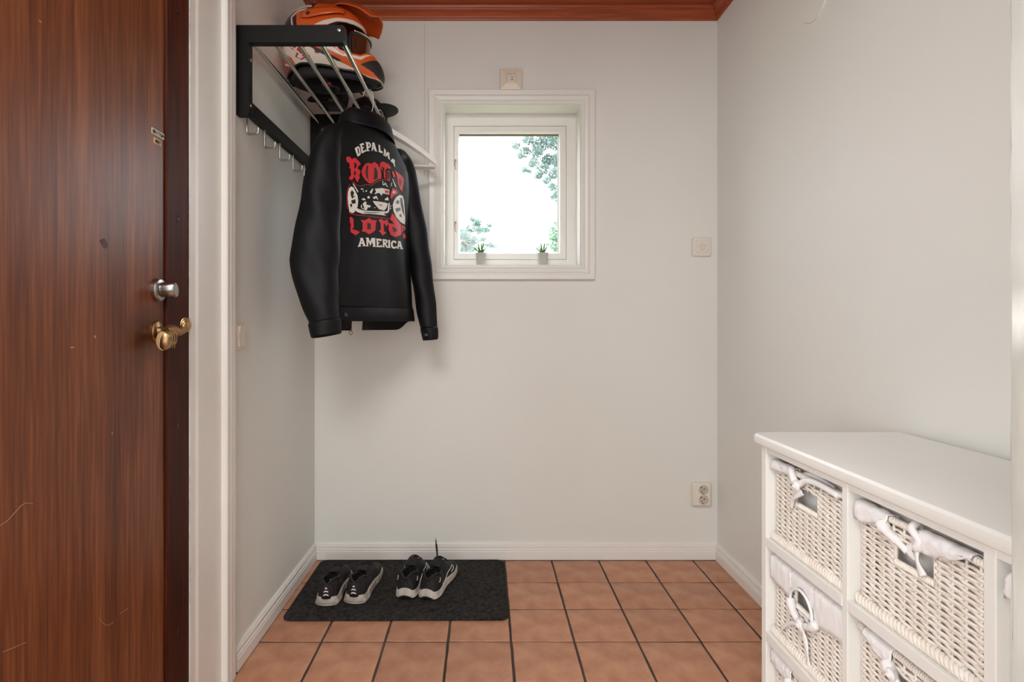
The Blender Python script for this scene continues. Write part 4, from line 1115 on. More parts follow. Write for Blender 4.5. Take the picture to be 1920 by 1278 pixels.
# motorcycle
def mp_(l, p, c): poly(l, p, I_, c, 'motorcycle')
mp_(0, [(870,160),(940,195),(960,240),(890,290),(850,350),(835,290),(850,220)], RED)
for p in ([(110,230),(130,160),(170,130),(205,150),(240,220),(275,290),(285,380),(275,480),(240,520),(225,570),(180,590),(135,560),(115,440),(105,330)],
          [(230,480),(300,520),(380,545),(540,555),(700,555),(770,560),(790,540),(800,420),(825,410),(815,560),(780,590),(720,590),(760,630),(600,610),(480,600),(360,600),(270,570),(230,540)],
          [(530,380),(640,390),(760,410),(790,430),(770,500),(730,545),(640,520),(580,450)],
          [(330,460),(350,440),(350,500),(390,520),(380,470),(360,430),(400,390),(430,400),(420,440),(500,460),(490,490),(450,490),(430,540),(370,525),(335,500)],
          [(340,350),(380,330),(420,360),(380,370)], [(440,310),(470,290),(490,330),(450,340)], [(530,320),(600,290),(630,370),(590,330),(560,350)],
          [(570,170),(700,160),(820,190),(815,275),(760,260),(700,250),(690,290),(640,240),(560,265),(590,220)], [(480,230),(530,165),(545,180),(510,260)],
          [(320,172),(380,165),(352,192)], [(362,212),(382,190),(376,232)], [(190,85),(200,75),(290,220),(275,235)], [(740,350),(790,310),(810,370),(740,365)], [(400,215),(440,190),(430,225)], [(556,490),(578,485),(572,508)],
          [(700,40),(712,36),(716,92),(740,88),(735,104),(704,108)], [(745,62),(756,66),(732,114),(722,108)], [(738,72),(750,66),(796,146),(770,130)], [(835,460),(852,455),(850,475),(834,480)], [(828,500),(846,490),(844,520),(826,520)],
          [(858,60),(868,64),(850,130),(842,126)], [(868,0),(880,4),(934,130),(920,140)],
          [(900,370),(940,310),(1000,275),(1050,290),(1070,380),(1085,560),(1092,700),(1084,785),(1010,740),(940,660),(890,560),(875,450)]): mp_(0, p, WHT)
for p in ([(175,190),(215,240),(192,300),(240,290),(180,340),(160,300),(150,240)], [(165,370),(235,350),(240,420),(190,430),(165,400)], [(140,440),(175,420),(180,460),(160,500)],
          [(920,410),(960,360),(992,390),(970,440)], [(1000,330),(1035,330),(1060,480),(1075,640),(1040,560),(1010,430)], [(920,510),(1000,490),(1012,540),(940,570)],
          [(370,568),(520,578),(700,572),(560,590),(400,582)], [(640,440),(700,450),(690,462),(640,452)], [(985,620),(1020,600),(1030,660),(1000,650)]): mp_(1, p, BLK)
mp_(1, [(720,190),(810,205),(800,265),(770,240),(750,250),(740,205)], RED)
star = []
for k in range(10):
    r_ = 30 if k % 2 == 0 else 12; a = -PI/2 + k*PI/5; star.append((890 + r_*math.cos(a), 230 + r_*1.05*math.sin(a)))
mp_(1, star, WHT)
def strip(pts, w, c):
    for (x0,y0), (x1,y1) in zip(pts, pts[1:]):
        d = math.hypot(x1-x0, y1-y0); nx, ny = -(y1-y0)/d*w, (x1-x0)/d*w
        mp_(0, [(x0+nx,y0+ny),(x1+nx,y1+ny),(x1-nx,y1-ny),(x0-nx,y0-ny)], c)
strip([(180,55),(205,48),(255,108),(330,128),(440,96),(510,112),(560,80),(610,45),(700,15),(780,20),(830,40)], 4, RED)
strip([(125,560),(150,600),(290,625),(480,640),(680,670),(790,690),(825,670)], 4, RED)
strip([(150,90),(110,160),(95,260),(92,400),(105,520)], 4, RED)
for nm, q in prints.items():
    o = jpart('print_' + nm, q, [M['pw'], M['pr'], M['pk']], smooth=False, fix=False)
    o['label'] = {'arched_lettering': 'white arched word DEPALMA', 'upper_lettering': 'red blackletter word ROAD', 'lower_lettering': 'red blackletter word Lords', 'bottom_lettering': 'white word AMERICA', 'motorcycle': 'white printed motorcycle with red outline'}[nm] + ' on the jacket back'

# ---- the hanger the jacket hangs on
M['wire'] = mat('white_coated_wire', srgb(224, 220, 214), 0.35)
rx = rodx[4]
t = thing('clothes_hanger', 'white wire hook of the hanger inside the black jacket', 'hanger', (JC.x, JC.y, 1.80), 0, 'hangers on the hat rack')
ry = 2.10
pts = catmull([(JC.x+0.010,2.055,1.76),(JC.x+0.012,2.06,1.815),(rx+0.020,2.085,1.868),(rx+0.019,ry,1.905),(rx+0.012,ry,1.932),(rx,ry,1.9385),(rx-0.014,ry-0.002,1.932),(rx-0.019,ry-0.004,1.912)], 8)
q = MB(); q.tube([Vector(p)-Vector((JC.x,JC.y,1.80)) for p in pts], 0.0016, 8); build('hook', q, M['wire'], t, smooth=True)
q = MB(); q.tube(catmull([Vector((JU.x*s, JU.y*s, z-1.80)) for s, z in ((-0.15,1.675),(-0.09,1.715),(-0.03,1.750),(0.01,1.762),(0.05,1.745),(0.10,1.705),(0.15,1.650))], 6), 0.006, 8); build('arms', q, M['wire'], t, smooth=True)
# ---- empty white hangers behind it
M['hang'] = mat('white_hanger', srgb(234, 231, 226), 0.4)
def hanger(ry, rz, tiltx, label):
    """flat-armed hanger, hook round the outer rod at depth ry; turned rz about the vertical"""
    t = thing('clothes_hanger', label, 'hanger', (rx, ry, RZ+0.020), rz, 'hangers on the hat rack')
    q = MB(); q.tube(catmull([(0.012,0,-0.075),(0.012,0,-0.045),(0.019,0,-0.022),(0.016,0,-0.004),(0.0,0,0.0015),(-0.014,0,-0.005),(-0.017,0,-0.018)], 7), 0.0019, 8); build('hook', q, M['chrome'], t, smooth=True)
    q = MB(); half = [(0.0,-0.070),(0.03,-0.078),(0.10,-0.118),(0.17,-0.165),(0.225,-0.207),(0.232,-0.222)]
    for s in (1, -1):
        rs = []
        for i, (x, z) in enumerate(half):
            w = 0.011 if i < 5 else 0.006
            X_ = 0.012 + s*x
            rs.append([(X_, -0.0035, z-w-tiltx*x), (X_, 0.0035, z-w-tiltx*x), (X_, 0.0035, z+w-tiltx*x), (X_, -0.0035, z+w-tiltx*x)])
        q.rings(rs)
    build('arms', q, M['hang'], t)
    q = MB(); q.tube([(0.012-0.222,0,-0.226+tiltx*0), (0.012+0.222,0,-0.226)], 0.0045, 8); build('bar', q, M['hang'], t, smooth=True)
hanger(2.285, 0.10, 0.0, 'white empty clothes hanger just behind the black jacket')
hanger(2.320, 0.02, 0.03, 'white empty clothes hanger in the middle behind the black jacket')
hanger(2.352, -0.06, 0.01, 'white empty clothes hanger nearest the back wall')
# ================================================================== motocross helmet, bag and cap on the rack
M['hor'] = mat('helmet_orange', srgb(214, 92, 34), 0.22, coat=0.4); M['hwh'] = mat('helmet_white', srgb(226, 218, 206), 0.25, coat=0.4)
M['hbk'] = mat('helmet_black', srgb(18, 17, 18), 0.3, coat=0.3); M['hrd'] = mat('helmet_red', srgb(190, 36, 28), 0.25, coat=0.4)
M['hpad'] = mat('helmet_padding', srgb(30, 30, 32), 0.75); M['hvent'] = mat('vent_mesh', srgb(34, 34, 38), 0.5, bump=1.0, bscale=300)
M['lens'] = mat('tinted_lens', srgb(120, 78, 48), 0.06, metal=0.75)
HX, HY, HZ = -0.570, 2.090, 2.094
helmet = thing('motocross_helmet', 'orange white and black motocross helmet with goggles lying on the hat rack', 'helmet', (HX, HY, HZ))
HK = 3330.0
def hl(cx, cy): return ((cx-745)/HK, (575-cy)/HK)     # crop units -> local (x forward, z up)
sil = [hl(*p) for p in [(128,560),(130,440),(165,320),(240,215),(340,140),(450,98),(580,78),(720,82),(850,105),(980,160),(1080,240),(1140,330),(1165,430),(1175,540),(1190,640),(1250,700),(1320,760),(1370,860),(1395,960),(1385,1050),(1340,1095),(1200,1110),(1000,1120),(750,1130),(500,1120),(330,1080),(210,1000),(150,850),(125,700)]]
hc = hl(720, 590)
silp = sorted([(math.atan2(z-hc[1], x-hc[0]), math.hypot(x-hc[0], z-hc[1])) for x, z in sil])
silp = [(silp[-1][0]-2*PI, silp[-1][1])] + silp + [(silp[0][0]+2*PI, silp[0][1])]
def hR(a): return linterp(silp, a)
def hRs(a):
    return sum(hR(((a + d + PI) % (2*PI)) - PI) for d in (-0.09,-0.045,0,0.045,0.09))/5
HW = 0.122
def hside(x, z):
    """half width of the shell at (x, z)"""
    a = math.atan2(z-hc[1], x-hc[0]); r_ = math.hypot(x-hc[0], z-hc[1])/hRs(a)
    w = HW*(1 - min(1, r_)**2.3)**(1/2.0)
    return w*(1 - 0.18*smooth01((x-0.03)/0.14))
def inpoly(x, z, poly_):
    c = False; n = len(poly_)
    for i in range(n):
        x0, z0 = poly_[i]; x1, z1 = poly_[(i+1) % n]
        if (z0 > z) != (z1 > z) and x < (x1-x0)*(z-z0)/(z1-z0) + x0: c = not c
    return c
# perspective lift of the near side: features read off the photo sit lower in the helmet's own plane
def hf(cx, cy):
    x, z = hl(cx, cy)
    for _ in range(4):
        w = hside(x, z); z = hl(cx, cy)[1] - 0.46*w; 
    return (hl(cx, cy)[0] - 0.28*hside(x, z)*0.6, z)
PL = lambda pts: [hf(*p) for p in pts]
eye = PL([(905,335),(1000,300),(1090,320),(1180,400),(1300,500),(1300,690),(1190,690),(1060,655),(985,620),(930,540),(900,430)])
paint = [   # later entries win; 0 orange 1 white 2 black 3 red 4 vent
 (2, PL([(60,640),(60,60),(640,40),(640,112),(470,120),(370,200),(400,340),(330,420),(150,560)])),
 (1, PL([(120,345),(240,205),(400,112),(620,84),(620,98),(410,128),(255,222),(150,345)])),
 (1, PL([(350,200),(440,130),(600,112),(760,118),(760,132),(600,130),(455,146),(376,210),(412,335),(395,345)])),
 (2, PL([(385,215),(440,175),(470,335),(425,335)])),
 (1, PL([(690,318),(800,270),(950,248),(1080,275),(1160,360),(1180,430),(1140,420),(1060,310),(950,290),(850,320)])),
 (2, PL([(840,330),(950,295),(1060,310),(1140,420),(1140,480),(960,400),(900,430)])),
 (1, PL([(120,560),(170,545),(560,545),(760,650),(1000,780),(1160,880),(1380,1040),(1380,1130),(1000,890),(620,815),(420,780),(210,620)])),
 (0, PL([(90,540),(185,560),(210,640),(370,695),(420,790),(300,900),(150,860)])),
 (1, PL([(205,760),(300,775),(400,815),(390,835),(290,800),(215,785)])),
 (3, PL([(230,795),(310,805),(385,835),(310,900),(260,870)])),
 (3, PL([(340,555),(560,550),(590,580),(520,590),(630,690),(590,700),(545,720),(510,735),(430,690),(460,640),(400,600)])),
 (1, PL([(400,650),(420,600),(355,560),(385,560),(440,590),(470,555),(500,555),(460,605),(510,650),(490,660),(440,620),(425,655)])),
 (1, PL([(455,690),(500,650),(535,665),(520,690),(560,690),(500,720)])),
 (3, PL([(690,600),(745,640),(740,665),(690,650)])),
 (2, PL([(640,560),(700,580),(960,725),(1000,770),(940,750),(700,630)])),
 (0, PL([(700,545),(820,560),(1010,690),(1200,745),(1310,725),(1320,760),(1200,790),(1120,790),(1260,900),(1340,1040),(1160,900),(1060,800),(860,660)])),
 (1, PL([(780,560),(860,545),(1000,670),(1190,710),(1300,722),(1200,748),(1010,695),(850,610)])),
 (4, PL([(1190,800),(1290,760),(1345,775),(1420,960),(1420,1060),(1360,1030),(1310,900)])),
]
bottom = -0.138
ZCUT = [(-0.20,-0.116),(-0.15,-0.118),(-0.09,-0.104),(-0.03,-0.110),(0.08,-0.124),(0.16,-0.142),(0.2,-0.146)]
def zcut(x): return interp(ZCUT, x)
NA, NR = 560, 110
b = MB(); slots = []
for sd in (1, -1):
    grid = []
    for i in range(NA+1):
        a = -PI + 2*PI*i/NA; R = hRs(a); row = []
        for j in range(NR+1):
            rr = math.sin(PI/2*j/NR); x = hc[0] + R*rr*math.cos(a); z = hc[1] + R*rr*math.sin(a)
            row.append((x, -sd*hside(x, z), z))
        grid.append(row)
    base = len(b.v)
    for row in grid: b.v += row
    for i in range(NA):
        for j in range(NR):
            q = [base+i*(NR+1)+j, base+(i+1)*(NR+1)+j, base+(i+1)*(NR+1)+j+1, base+i*(NR+1)+j+1]
            cx = sum(b.v[k][0] for k in q)/4; cz_ = sum(b.v[k][2] for k in q)/4
            if cz_ < zcut(cx): continue
            if inpoly(cx, cz_, eye): continue
            mi = 0
            for m_, pl in paint:
                if inpoly(cx, cz_, pl): mi = m_
            b.f.append(tuple(q)); b.m.append(mi)
o = build('shell', b, [M['hor'], M['hwh'], M['hbk'], M['hrd'], M['hvent']], helmet, smooth='all')
md = o.modifiers.new('thick', 'SOLIDIFY'); md.thickness = 0.006; md.offset = -1
# rubber edge round the bottom, padding inside
def rim(zf, grow, n=64):
    pts = []
    xs_ = [lerp(-0.172, 0.184, (1-math.cos(PI*k/n))/2) for k in range(n+1)]
    up_ = []
    for x in xs_:
        z = zcut(x); up_.append((x, hside(x, z+0.002)+grow, z+zf))
    return [Vector((x, -w, z)) for x, w, z in up_] + [Vector((x, w, z)) for x, w, z in reversed(up_[1:-1])]
b = MB(); b.tube(rim(0.0, -0.001), 0.0042, 7, closed=True); build('edge_trim', b, M['hbk'], helmet, smooth='all')
b = MB()
def padring(k, z): 
    return [Vector((p.x*k + 0.01*(1-k), p.y*k, z)) for p in rim(0, -0.012, 40)]
b.rings([padring(0.97, bottom+0.04), padring(0.97, bottom+0.004), padring(0.90, bottom-0.008), padring(0.74, bottom-0.004), padring(0.66, bottom+0.02), padring(0.62, bottom+0.09), padring(0.3, bottom+0.16)], True, True)
build('padding', b, M['hpad'], helmet, smooth='all')
M['redtag'] = mat('red_strap_tag', srgb(150, 20, 40), 0.6)
b = MB(); b.tube(catmull([(-0.02,-0.075,bottom-0.006),(-0.005,-0.035,bottom-0.018),(0.015,0.0,bottom-0.014),(0.0,0.06,bottom-0.006)], 6), 0.009, 8, flat=0.3); build('chin_strap', b, M['hpad'], helmet, smooth='all')
b = MB(); b.bbox(-0.030, 0.004, -0.050, -0.028, bottom-0.022, bottom-0.014, 0.003); build('strap_tag', b, M['redtag'], helmet)
# goggles: lens, frame, strap
gc = hf(1010, 505); gz = gc[1]
def lens_pt(a, t, r_): return Vector((0.040 + r_*0.098*math.cos(a), r_*0.104*math.sin(a), gz + 0.047*t + 0.004*math.cos(a*2)))
b = MB()
rs = [[lens_pt(a, t*(1 - 0.22*abs(a)**2) - (0.25*max(0, 1-abs(a)*2.2) if t < -0.9 else 0)*-1, 1.0) for t in (-1,-.75,-.4,0,.4,.75,1)] for a in [lerp(-1.08, 1.08, k/32) for k in range(33)]]
b.rings(rs, closed=False, cap=False)
o = build('goggle_lens', b, M['lens'], helmet, smooth='all'); md = o.modifiers.new('thick', 'SOLIDIFY'); md.thickness = 0.002
edge = [r_[0] for r_ in rs] + rs[-1][1:-1] + [r_[-1] for r_ in reversed(rs)] + list(reversed(rs[0][1:-1]))
b = MB(); b.tube(edge, 0.0065, 8, closed=True); build('goggle_frame', b, M['hbk'], helmet, smooth='all')
b = MB(); b.tube([lens_pt(a, 0.93, 1.045) for a in [lerp(-0.95, 0.95, k/24) for k in range(25)]], 0.003, 7); build('goggle_trim', b, M['chrome'], helmet, smooth='all')
b = MB(); b.tube(catmull([(0.135,-0.03,gz-0.045),(0.150,0.0,gz-0.050),(0.135,0.03,gz-0.045)], 6), 0.010, 8, flat=0.6); build('nose_guard', b, M['hbk'], helmet, smooth='all')
b = MB()                                           # darkness of the eye port: padded face opening
b.rings([[(x, y_*0.085, gz + z_*0.055) for y_, z_ in [(math.cos(2*PI*k/24), math.sin(2*PI*k/24)) for k in range(24)]] for x in (0.105, 0.06, 0.0)], True, True); build('face_padding', b, M['hpad'], helmet, smooth='all')
# peak: arched sheet with two flutes, screws at the sides
b = MB(); rs = []
NU, NV = 26, 24
for i in range(NU+1):
    u_ = i/NU
    xc = lerp(-0.035, 0.186, u_); zc = 0.150 - 0.004*u_ - 0.052*u_**2.0 + 0.012*math.sin(PI*u_)
    hw = interp([(0,0.020),(0.18,0.060),(0.45,0.092),(0.75,0.100),(1,0.082)], u_)
    row = []
    for j in range(NV+1):
        v = lerp(-1, 1, j/NV)
        dr = interp([(0,0.012),(0.3,0.040),(0.6,0.034),(1,0.022)], u_)
        fl = 0.006*math.exp(-((abs(v)-0.45)/0.12)**2)*smooth01(u_*2)
        row.append((xc - 0.030*v*v*u_ , v*hw, zc - dr*v*v + fl))
    rs.append(row)
b.rings(rs, closed=False, cap=False)
pk = build('peak', b, M['hor'], helmet, smooth='all'); md = pk.modifiers.new('thick', 'SOLIDIFY'); md.thickness = 0.003; md.offset = 0
for sd in (-1, 1):
    # side wing that carries the peak back to its screw
    x, z = hf(615, 195); w = hside(x, z)
    b = MB(); rs = []
    for k in range(13):
        t = k/12; xx = lerp(x-0.030, x+0.125, t); hh = interp([(0,0.012),(0.2,0.020),(0.6,0.016),(1,0.010)], t); zz = z + lerp(0.0, 0.018, t)
        rs.append([(xx, sd*(hside(xx, min(zz+dz*hh, 0.13)) + 0.005 + 0.012*t), zz + dz*hh) for dz in (-1,-.5,0,.5,1)])
    b.rings(rs, closed=False, cap=False); wg = build('peak_wing', b, M['hor'], pk, smooth='all'); md = wg.modifiers.new('thick', 'SOLIDIFY'); md.thickness = 0.003; md.offset = 0
    b = MB(); b.lathe([(0.0068,-0.002),(0.0068,0.003),(0.005,0.004),(0.001,0.003)], 16, (0,0,0), 'Y')
    build('screw', b, M['hbk'], wg, smooth=40, loc=(x, sd*(w+0.009), z), rot=(0 if sd > 0 else PI, 0, 0))

# ---- black bag with straps lying behind the helmet
M['bag'] = mat('black_nylon', srgb(13, 13, 15), 0.6, bump=0.3, bscale=300)
bag = thing('bag', 'black nylon bag with loose straps on the rack behind the helmet', 'bag', (-0.625, 2.285, RZ+0.0205))
b = MB(); rs = []
for k in range(17):
    t = k/16; x = lerp(-0.070, 0.062, t); e = math.sqrt(max(0.02, 1-(2*t-1)**4)); rs.append([(x + 0.004*math.sin(3*a), 0.052*e*math.copysign(abs(math.cos(a))**0.7, math.cos(a)), 0.045 + 0.045*e*math.copysign(abs(math.sin(a))**0.7, math.sin(a)) + 0.006*math.sin(5*t*PI)*(math.sin(a) > 0)) for a in [2*PI*j/28 for j in range(28)]])
b.rings(rs); build('body', b, M['bag'], bag, smooth='all')
b = MB(); b.tube(catmull([(-0.06,-0.03,0.050),(-0.075,-0.060,0.024),(-0.060,-0.075,0.008),(-0.02,-0.078,0.007),(0.03,-0.056,0.012),(0.05,-0.03,0.03)], 7), 0.012, 8, flat=0.25); build('strap', b, M['bag'], bag, smooth='all')
b = MB(); b.tube(catmull([(0.04,-0.03,0.075),(0.085,-0.062,0.070),(0.125,-0.068,0.045),(0.165,-0.066,0.012),(0.190,-0.062,0.006)], 7), 0.012, 8, flat=0.3); build('strap', b, M['bag'], bag, smooth='all')
b = MB(); b.bbox(0.004, 0.026, -0.078, -0.066, 0.004, 0.016, 0.002); build('buckle', b, mat('grey_buckle', srgb(70, 70, 74), 0.4), bag)
b = MB(); b.bbox(0.010, 0.024, -0.0560, -0.0500, 0.050, 0.056, 0.001); build('tag', b, M['hwh'], bag)
# ---- cap in front of the bag with its brim over the outer rod
cap = thing('cap', 'black cap with its brim sticking out over the outer rack rod', 'cap', (-0.492, 2.333, RZ+0.0205), -0.06)
b = MB(); rs = []
for k in range(9):
    t = k/8; r_ = 0.068*math.cos(t*PI/2*0.98)**0.55; rs.append([(r_*math.cos(a), 0.95*r_*math.sin(a), 0.062*math.sin(t*PI/2)) for a in [2*PI*j/36 for j in range(36)]])
b.rings(rs, True, True); build('crown', b, M['bag'], cap, smooth='all')
b = MB(); rs = []
for k in range(25):
    a = lerp(-1.15, 1.15, k/24); row = []
    for t in (0, 0.25, 0.5, 0.75, 0.93, 1.0):
        r0 = 0.064; r1 = 0.064 + 0.066*math.cos(a*1.30)**0.7 if abs(a) < 1.2 else 0.064
        r_ = lerp(r0, r1, t); row.append((r_*math.cos(a), r_*math.sin(a)*0.98, 0.006 + 0.010*(1-(a/1.15)**2)*t))
    rs.append(row)
b.rings(rs, closed=False, cap=False); o = build('brim', b, M['bag'], cap, smooth='all'); md = o.modifiers.new('thick', 'SOLIDIFY'); md.thickness = 0.004
b = MB(); b.lathe([(0.006,0.060),(0.006,0.063),(0.003,0.065),(0.001,0.065)], 12); build('top_button', b, M['bag'], cap, smooth=True)
# ================================================================== sneakers on the doormat
MATZ = 0.0089
M['sbk'] = mat('black_mesh_upper', srgb(20, 19, 21), 0.7, bump=0.5, bscale=500); M['smar'] = mat('dark_plum_upper', srgb(32, 23, 27), 0.7, bump=0.5, bscale=500)
M['ssole'] = mat('white_midsole', srgb(226, 220, 212), 0.55, col2=srgb(176, 164, 152), vscale=26); M['ssole2'] = mat('worn_midsole', srgb(214, 206, 196), 0.6, col2=srgb(146, 132, 120), vscale=22)
M['sout'] = mat('black_outsole', srgb(18, 17, 17), 0.7); M['slin'] = mat('shoe_lining', srgb(12, 12, 13), 0.9); M['refl'] = mat('reflective_white', srgb(232, 230, 226), 0.4)
SL = 0.272
WID = [(0,0.026),(0.02,0.033),(0.06,0.0365),(0.14,0.0395),(0.28,0.039),(0.42,0.040),(0.60,0.0465),(0.74,0.0475),(0.86,0.041),(0.94,0.030),(0.985,0.016),(1.0,0.004)]
CEN = [(0,0.0),(0.3,0.001),(0.6,0.004),(0.8,0.004),(1,-0.006)]      # slight banana, mirrored for left / right
TOP = [(0,0.078),(0.03,0.088),(0.10,0.092),(0.22,0.078),(0.34,0.074),(0.42,0.092),(0.50,0.102),(0.60,0.086),(0.74,0.062),(0.88,0.050),(0.96,0.044),(1.0,0.030)]
def sneaker(kind, X_, Y_, yaw, mirror, label):
    """local y from heel (0) to toe, x right, z up; kind 'chunky' or 'wavy'"""
    t = thing('sneaker', label, 'shoe', (X_, Y_, MATZ), yaw, 'sneakers on the doormat')
    ml = M['ssole2'] if kind == 'chunky' else M['ssole']; mu = M['smar'] if kind == 'chunky' else M['sbk']
    cx = lambda f: mirror*interp(CEN, f)
    N = 60; fs = [0.5*(1-math.cos(PI*k/N)) for k in range(N+1)]
    wid = lambda f: linterp(WID, f)
    if kind == 'chunky':
        flare = lambda f: interp([(0,0.010),(0.10,0.009),(0.4,0.005),(1,0.003)], f)
        stop = lambda f, side: interp([(0,0.036),(0.08,0.031),(0.25,0.036),(0.5,0.034),(0.8,0.027),(1,0.026)], f)
        sbot = lambda f, ct: 0.004 + 0.012*smooth01((f-0.80)/0.2)**2
    else:
        flare = lambda f: interp([(0,0.004),(0.15,0.006),(0.4,0.002),(1,0.003)], f)
        stop = lambda f, side: interp([(0,0.036),(0.05,0.034),(0.12,0.031),(0.20,0.030),(0.38,0.040),(0.55,0.036),(0.8,0.028),(1,0.030)], f)
        sbot = lambda f, ct: 0.006 + 0.014*smooth01((f-0.78)/0.22)**2 
    def outline(fn_w, z_fn):
        """closed ring round the shoe: right side heel->toe, left side toe->heel"""
        R_ = [(cx(f)+fn_w(f), f*SL, z_fn(f, 1)) for f in fs]; L_ = [(cx(f)-fn_w(f), f*SL, z_fn(f, -1)) for f in reversed(fs)]
        w0 = fn_w(0)                                # rounded back of the heel
        back = [(cx(0)+w0*v, -0.007*(1-v*v), z_fn(0, 1) + heelwave*(1-v*v)) for v in (-0.75,-0.5,-0.25,0,0.25,0.5,0.75)]
        return R_ + L_ + back
    heelwave = 0.012 if kind == 'wavy' else 0.0
    b = MB()
    b.rings([outline(lambda f: wid(f)+flare(f)-0.004, lambda f, s: sbot(f, 1)),
             outline(lambda f: wid(f)+flare(f), lambda f, s: sbot(f, 1)+0.004),
             outline(lambda f: wid(f)+flare(f)*0.75, lambda f, s: lerp(sbot(f,1), stop(f,s), 0.45)),
             outline(lambda f: wid(f)+flare(f)*0.55, lambda f, s: lerp(sbot(f,1), stop(f,s), 0.55)),
             outline(lambda f: wid(f)+flare(f)*0.25+0.0015, lambda f, s: stop(f, s)-0.003),
             outline(lambda f: wid(f)+0.0005, lambda f, s: stop(f, s)),
             outline(lambda f: wid(f)-0.006, lambda f, s: stop(f, s)-0.002)], True, True)
    ms = build('midsole', b, ml, t, smooth=35)
    b = MB(); b.rings([outline(lambda f: wid(f)-0.006, lambda f, s: 0.0), outline(lambda f: wid(f)+flare(f)*0.3-0.001, lambda f, s: 0.0005), outline(lambda f: wid(f)+flare(f)-0.003, lambda f, s: sbot(f,1)+0.0015)], True, True)
    build('outsole', b, M['sout'], t, smooth=40)
    if kind == 'chunky':                            # grooves and pods along the midsole
        for k in range(7):
            f = 0.20 + 0.085*k
            for sd in (1, -1):
                x = cx(f) + sd*(wid(f)+flare(f)*0.8)
                b = MB(); b.tube([(x+sd*0.0006, f*SL-0.006, sbot(f,1)+0.004), (x+sd*0.0002, f*SL+0.004, lerp(sbot(f,1), stop(f,1), 0.55)), (x-sd*0.001, f*SL+0.002, stop(f,1)-0.004)], 0.0009, 5); build('groove', b, M['sout'], ms)
        b = MB(); b.tube([Vector((x, y_, z)) for x, y_, z in outline(lambda f: wid(f)+flare(f)*1.0+0.0002, lambda f, s: sbot(f,1)+0.0075)], 0.0006, 4, closed=True); build('sole_line', b, M['sout'], ms)
    # upper: two half shells from the sole to the top line; ankle opening between f=0.05 and 0.42
    def topx(f):                                    # half gap of the opening
        return interp([(0.0,0.004),(0.03,0.016),(0.10,0.027),(0.22,0.030),(0.32,0.026),(0.40,0.012),(0.425,0.0),(1,0.0)], f)
    def toph(f):
        h = interp(TOP, f)
        if kind == 'chunky': h -= 0.016*math.exp(-((f-0.49)/0.10)**2)
        return h
    K = 14
    def sec(f, sd, inset=0.0):
        w = max(0.002, wid(f) - 0.003 - inset); z0 = stop(f, sd) - 0.004; z1 = max(z0+0.004, toph(f) - inset*0.3); tx = max(0.0, topx(f) - inset*0.2)
        out = []
        for k in range(K+1):
            a = k/K
            if topx(f) > 0.001 or f < 0.05:         # wall that leans in towards the collar
                x = lerp(w, min(tx, w), smooth01(a)) + 0.005*math.sin(PI*a)*min(1, f/0.05)
                z = lerp(z0, z1, a)
            else:                                   # closed vamp: quarter-superellipse
                an = a*PI/2; x = w*math.cos(an)**0.62 if a < 1 else 0.0; z = z0 + (z1-z0)*math.sin(an)**0.85
            out.append((cx(f) + sd*x, f*SL + (0.004*a if f < 0.1 else 0), z))
        return out
    b = MB()
    for sd in (1, -1): b.rings([sec(f, sd) for f in fs], closed=False, cap=False)
    s0, s1 = sec(0, 1), sec(0, -1)
    b.rings([[Vector(p).lerp(Vector(q), (1-v)/2) + Vector((0, -0.006*(1-v*v), 0.004*(1-v*v) if k == K else 0)) for k, (p, q) in enumerate(zip(s0, s1))] for v in (1,0.6,0.3,0,-0.3,-0.6,-1)], closed=False, cap=False)
    up = build('upper', b, mu, t, smooth='all'); md = up.modifiers.new('thick', 'SOLIDIFY'); md.thickness = 0.004; md.offset = -1
    # padded collar edge and dark lining
    cf = [f for f in fs if f <= 0.43]
    ring = [Vector(sec(f, 1)[-1]) for f in cf] + [Vector(sec(f, -1)[-1]) for f in reversed(cf)]
    b = MB(); b.tube(ring, 0.0048, 8, closed=True); build('collar', b, mu, t, smooth='all')
    b = MB(); b.rings([[Vector(p)*1.0 + Vector((0,0,dz)) - Vector((p[0]-cx(p[1]/SL), 0, 0))*k for p in ring] for dz, k in ((-0.004,0.05),(-0.025,0.0),(-0.045,0.05))], True, False)
    b.add([ring[i] + Vector((0,0,-0.045)) for i in range(len(ring))], [tuple(range(len(ring)))])
    build('lining', b, M['slin'], t, fix=False)
    # tongue and laces
    b = MB(); rs = []
    for k in range(9):
        a = k/8; f = lerp(0.66, 0.36, a); z = toph(f)+0.002 + 0.012*a*a; w = lerp(0.012, 0.022, a)
        rs.append([(cx(f)+w*v, f*SL - 0.004*a, z - 0.006*v*v) for v in (-1,-.5,0,.5,1)])
    b.rings(rs, closed=False, cap=False); o = build('tongue', b, mu, t, smooth='all'); md = o.modifiers.new('thick', 'SOLIDIFY'); md.thickness = 0.006; md.offset = -1
    for k in range(5):
        f = 0.46 + 0.048*k; z = toph(f) + 0.005
        b = MB(); b.tube(catmull([(cx(f)-0.022, f*SL, z-0.009), (cx(f)-0.008, f*SL+0.003, z+0.001), (cx(f)+0.008, f*SL+0.006, z+0.001), (cx(f)+0.022, f*SL+0.008, z-0.009)], 5), 0.0022, 6); build('lace', b, M['sout'], t, smooth='all')
    if kind == 'chunky':
        for zc, w, h in ((0.045,0.0185,0.0065),(0.0575,0.012,0.0055),(0.0685,0.004,0.003)):
            b = MB()
            for sd in (1, -1):
                rs = []
                for k in range(6):
                    a = k/5; x = sd*w*a; f = 0.0
                    y_ = -0.0105 + 0.0060*(abs(x)/0.016)**2 + 0.10*(zc-0.045)
                    rs.append([(cx(0)+x, y_, zc - h*a), (cx(0)+x, y_+0.0006, zc - h*a + 0.0042), (cx(0)+x, y_+0.004, zc-h*a+0.002)])
                b.rings(rs)
            build('heel_chevron', b, M['refl'], t)
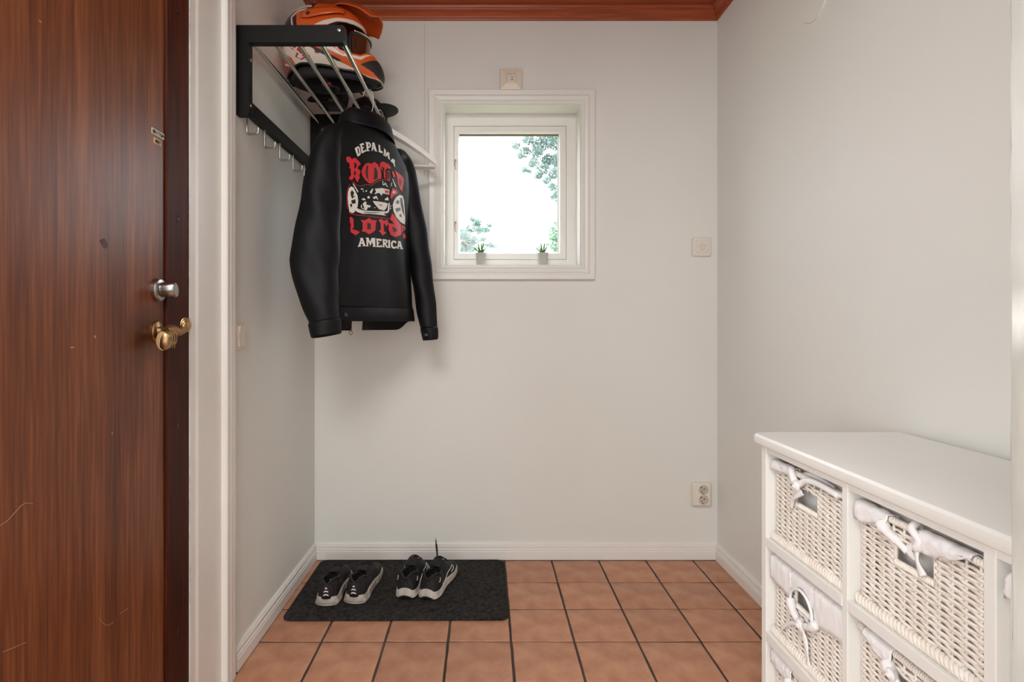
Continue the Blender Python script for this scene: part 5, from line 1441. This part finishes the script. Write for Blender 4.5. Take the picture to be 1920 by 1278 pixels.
        hp = MB(); rs = []                          # heel counter behind the chevrons
        for k in range(13):
            a = lerp(-1, 1, k/12); x = 0.026*a
            rs.append([(x, -0.0085 + 0.014*abs(a)**2.2 + 0.10*(z-0.040)*(1 if z > 0.04 else 0), z) for z in (0.030,0.045,0.060,0.074,0.085-0.012*abs(a))])
        hp.rings(rs, closed=False, cap=False); o = build('heel_counter', hp, mu, t, smooth='all'); md = o.modifiers.new('thick', 'SOLIDIFY'); md.thickness = 0.003; md.offset = 0
        b = MB(); f = 0.30; b.box(cx(f)-0.010, cx(f)+0.006, f*SL, f*SL+0.010, toph(f)-0.020, toph(f)-0.016); build('size_label', b, mat('grey_label', srgb(120,118,116), 0.7), t)
    else:
        # curved tick outline on the outer side
        for sd in ((1, -1)):
            P_ = []
            tick = [(0.24,0.16),(0.36,0.13),(0.48,0.16),(0.58,0.26),(0.66,0.42),(0.70,0.52),(0.72,0.40),(0.70,0.26),(0.64,0.14),(0.60,0.10)]
            for f, a in tick:
                s_ = sec(f, sd); k = min(K-1, int(a*K)); q0, q1 = Vector(s_[k]), Vector(s_[k+1]); p = q0.lerp(q1, a*K-k)
                P_.append(p + Vector((sd*0.0018, 0, 0.0012)))
            b = MB(); b.tube(catmull(P_[:6], 4) , 0.0014, 5); b.tube(catmull(P_[5:], 4), 0.0014, 5); build('side_tick', b, M['refl'], t, smooth='all', fix=False)
            q = Vector(sec(0.14, sd)[8]); b = MB(); b.tube([q + Vector((sd*0.002, -0.010, 0.0)), q + Vector((sd*0.002, 0.002, -0.002)), q + Vector((sd*0.002, 0.003, 0.010))], 0.0014, 5); build('heel_mark', b, M['refl'], t, smooth='all')
    return t
sneaker('chunky', -0.583, 2.045, 0.03, 1, 'worn plum-black sneaker with heel chevrons, leftmost shoe on the doormat')
sneaker('chunky', -0.484, 2.060, -0.10, -1, 'worn plum-black sneaker with heel chevrons, second shoe from the left')
sneaker('wavy', -0.299, 2.094, -0.10, 1, 'black sneaker with wavy white sole, third shoe from the left')
s4 = sneaker('wavy', -0.215, 2.086, -0.27, -1, 'black sneaker with wavy white sole and loose lace, rightmost shoe on the doormat')
b = MB(); b.tube(catmull([(-0.012,0.140,0.100),(-0.016,0.150,0.118),(-0.024,0.165,0.135),(-0.030,0.175,0.150),(-0.032,0.178,0.166)], 6), [0.0035]*8+[0.0042]*8+[0.0025]*5+[0.001]*4, 7, flat=0.5); build('loose_lace', b, M['sout'], s4, smooth='all')
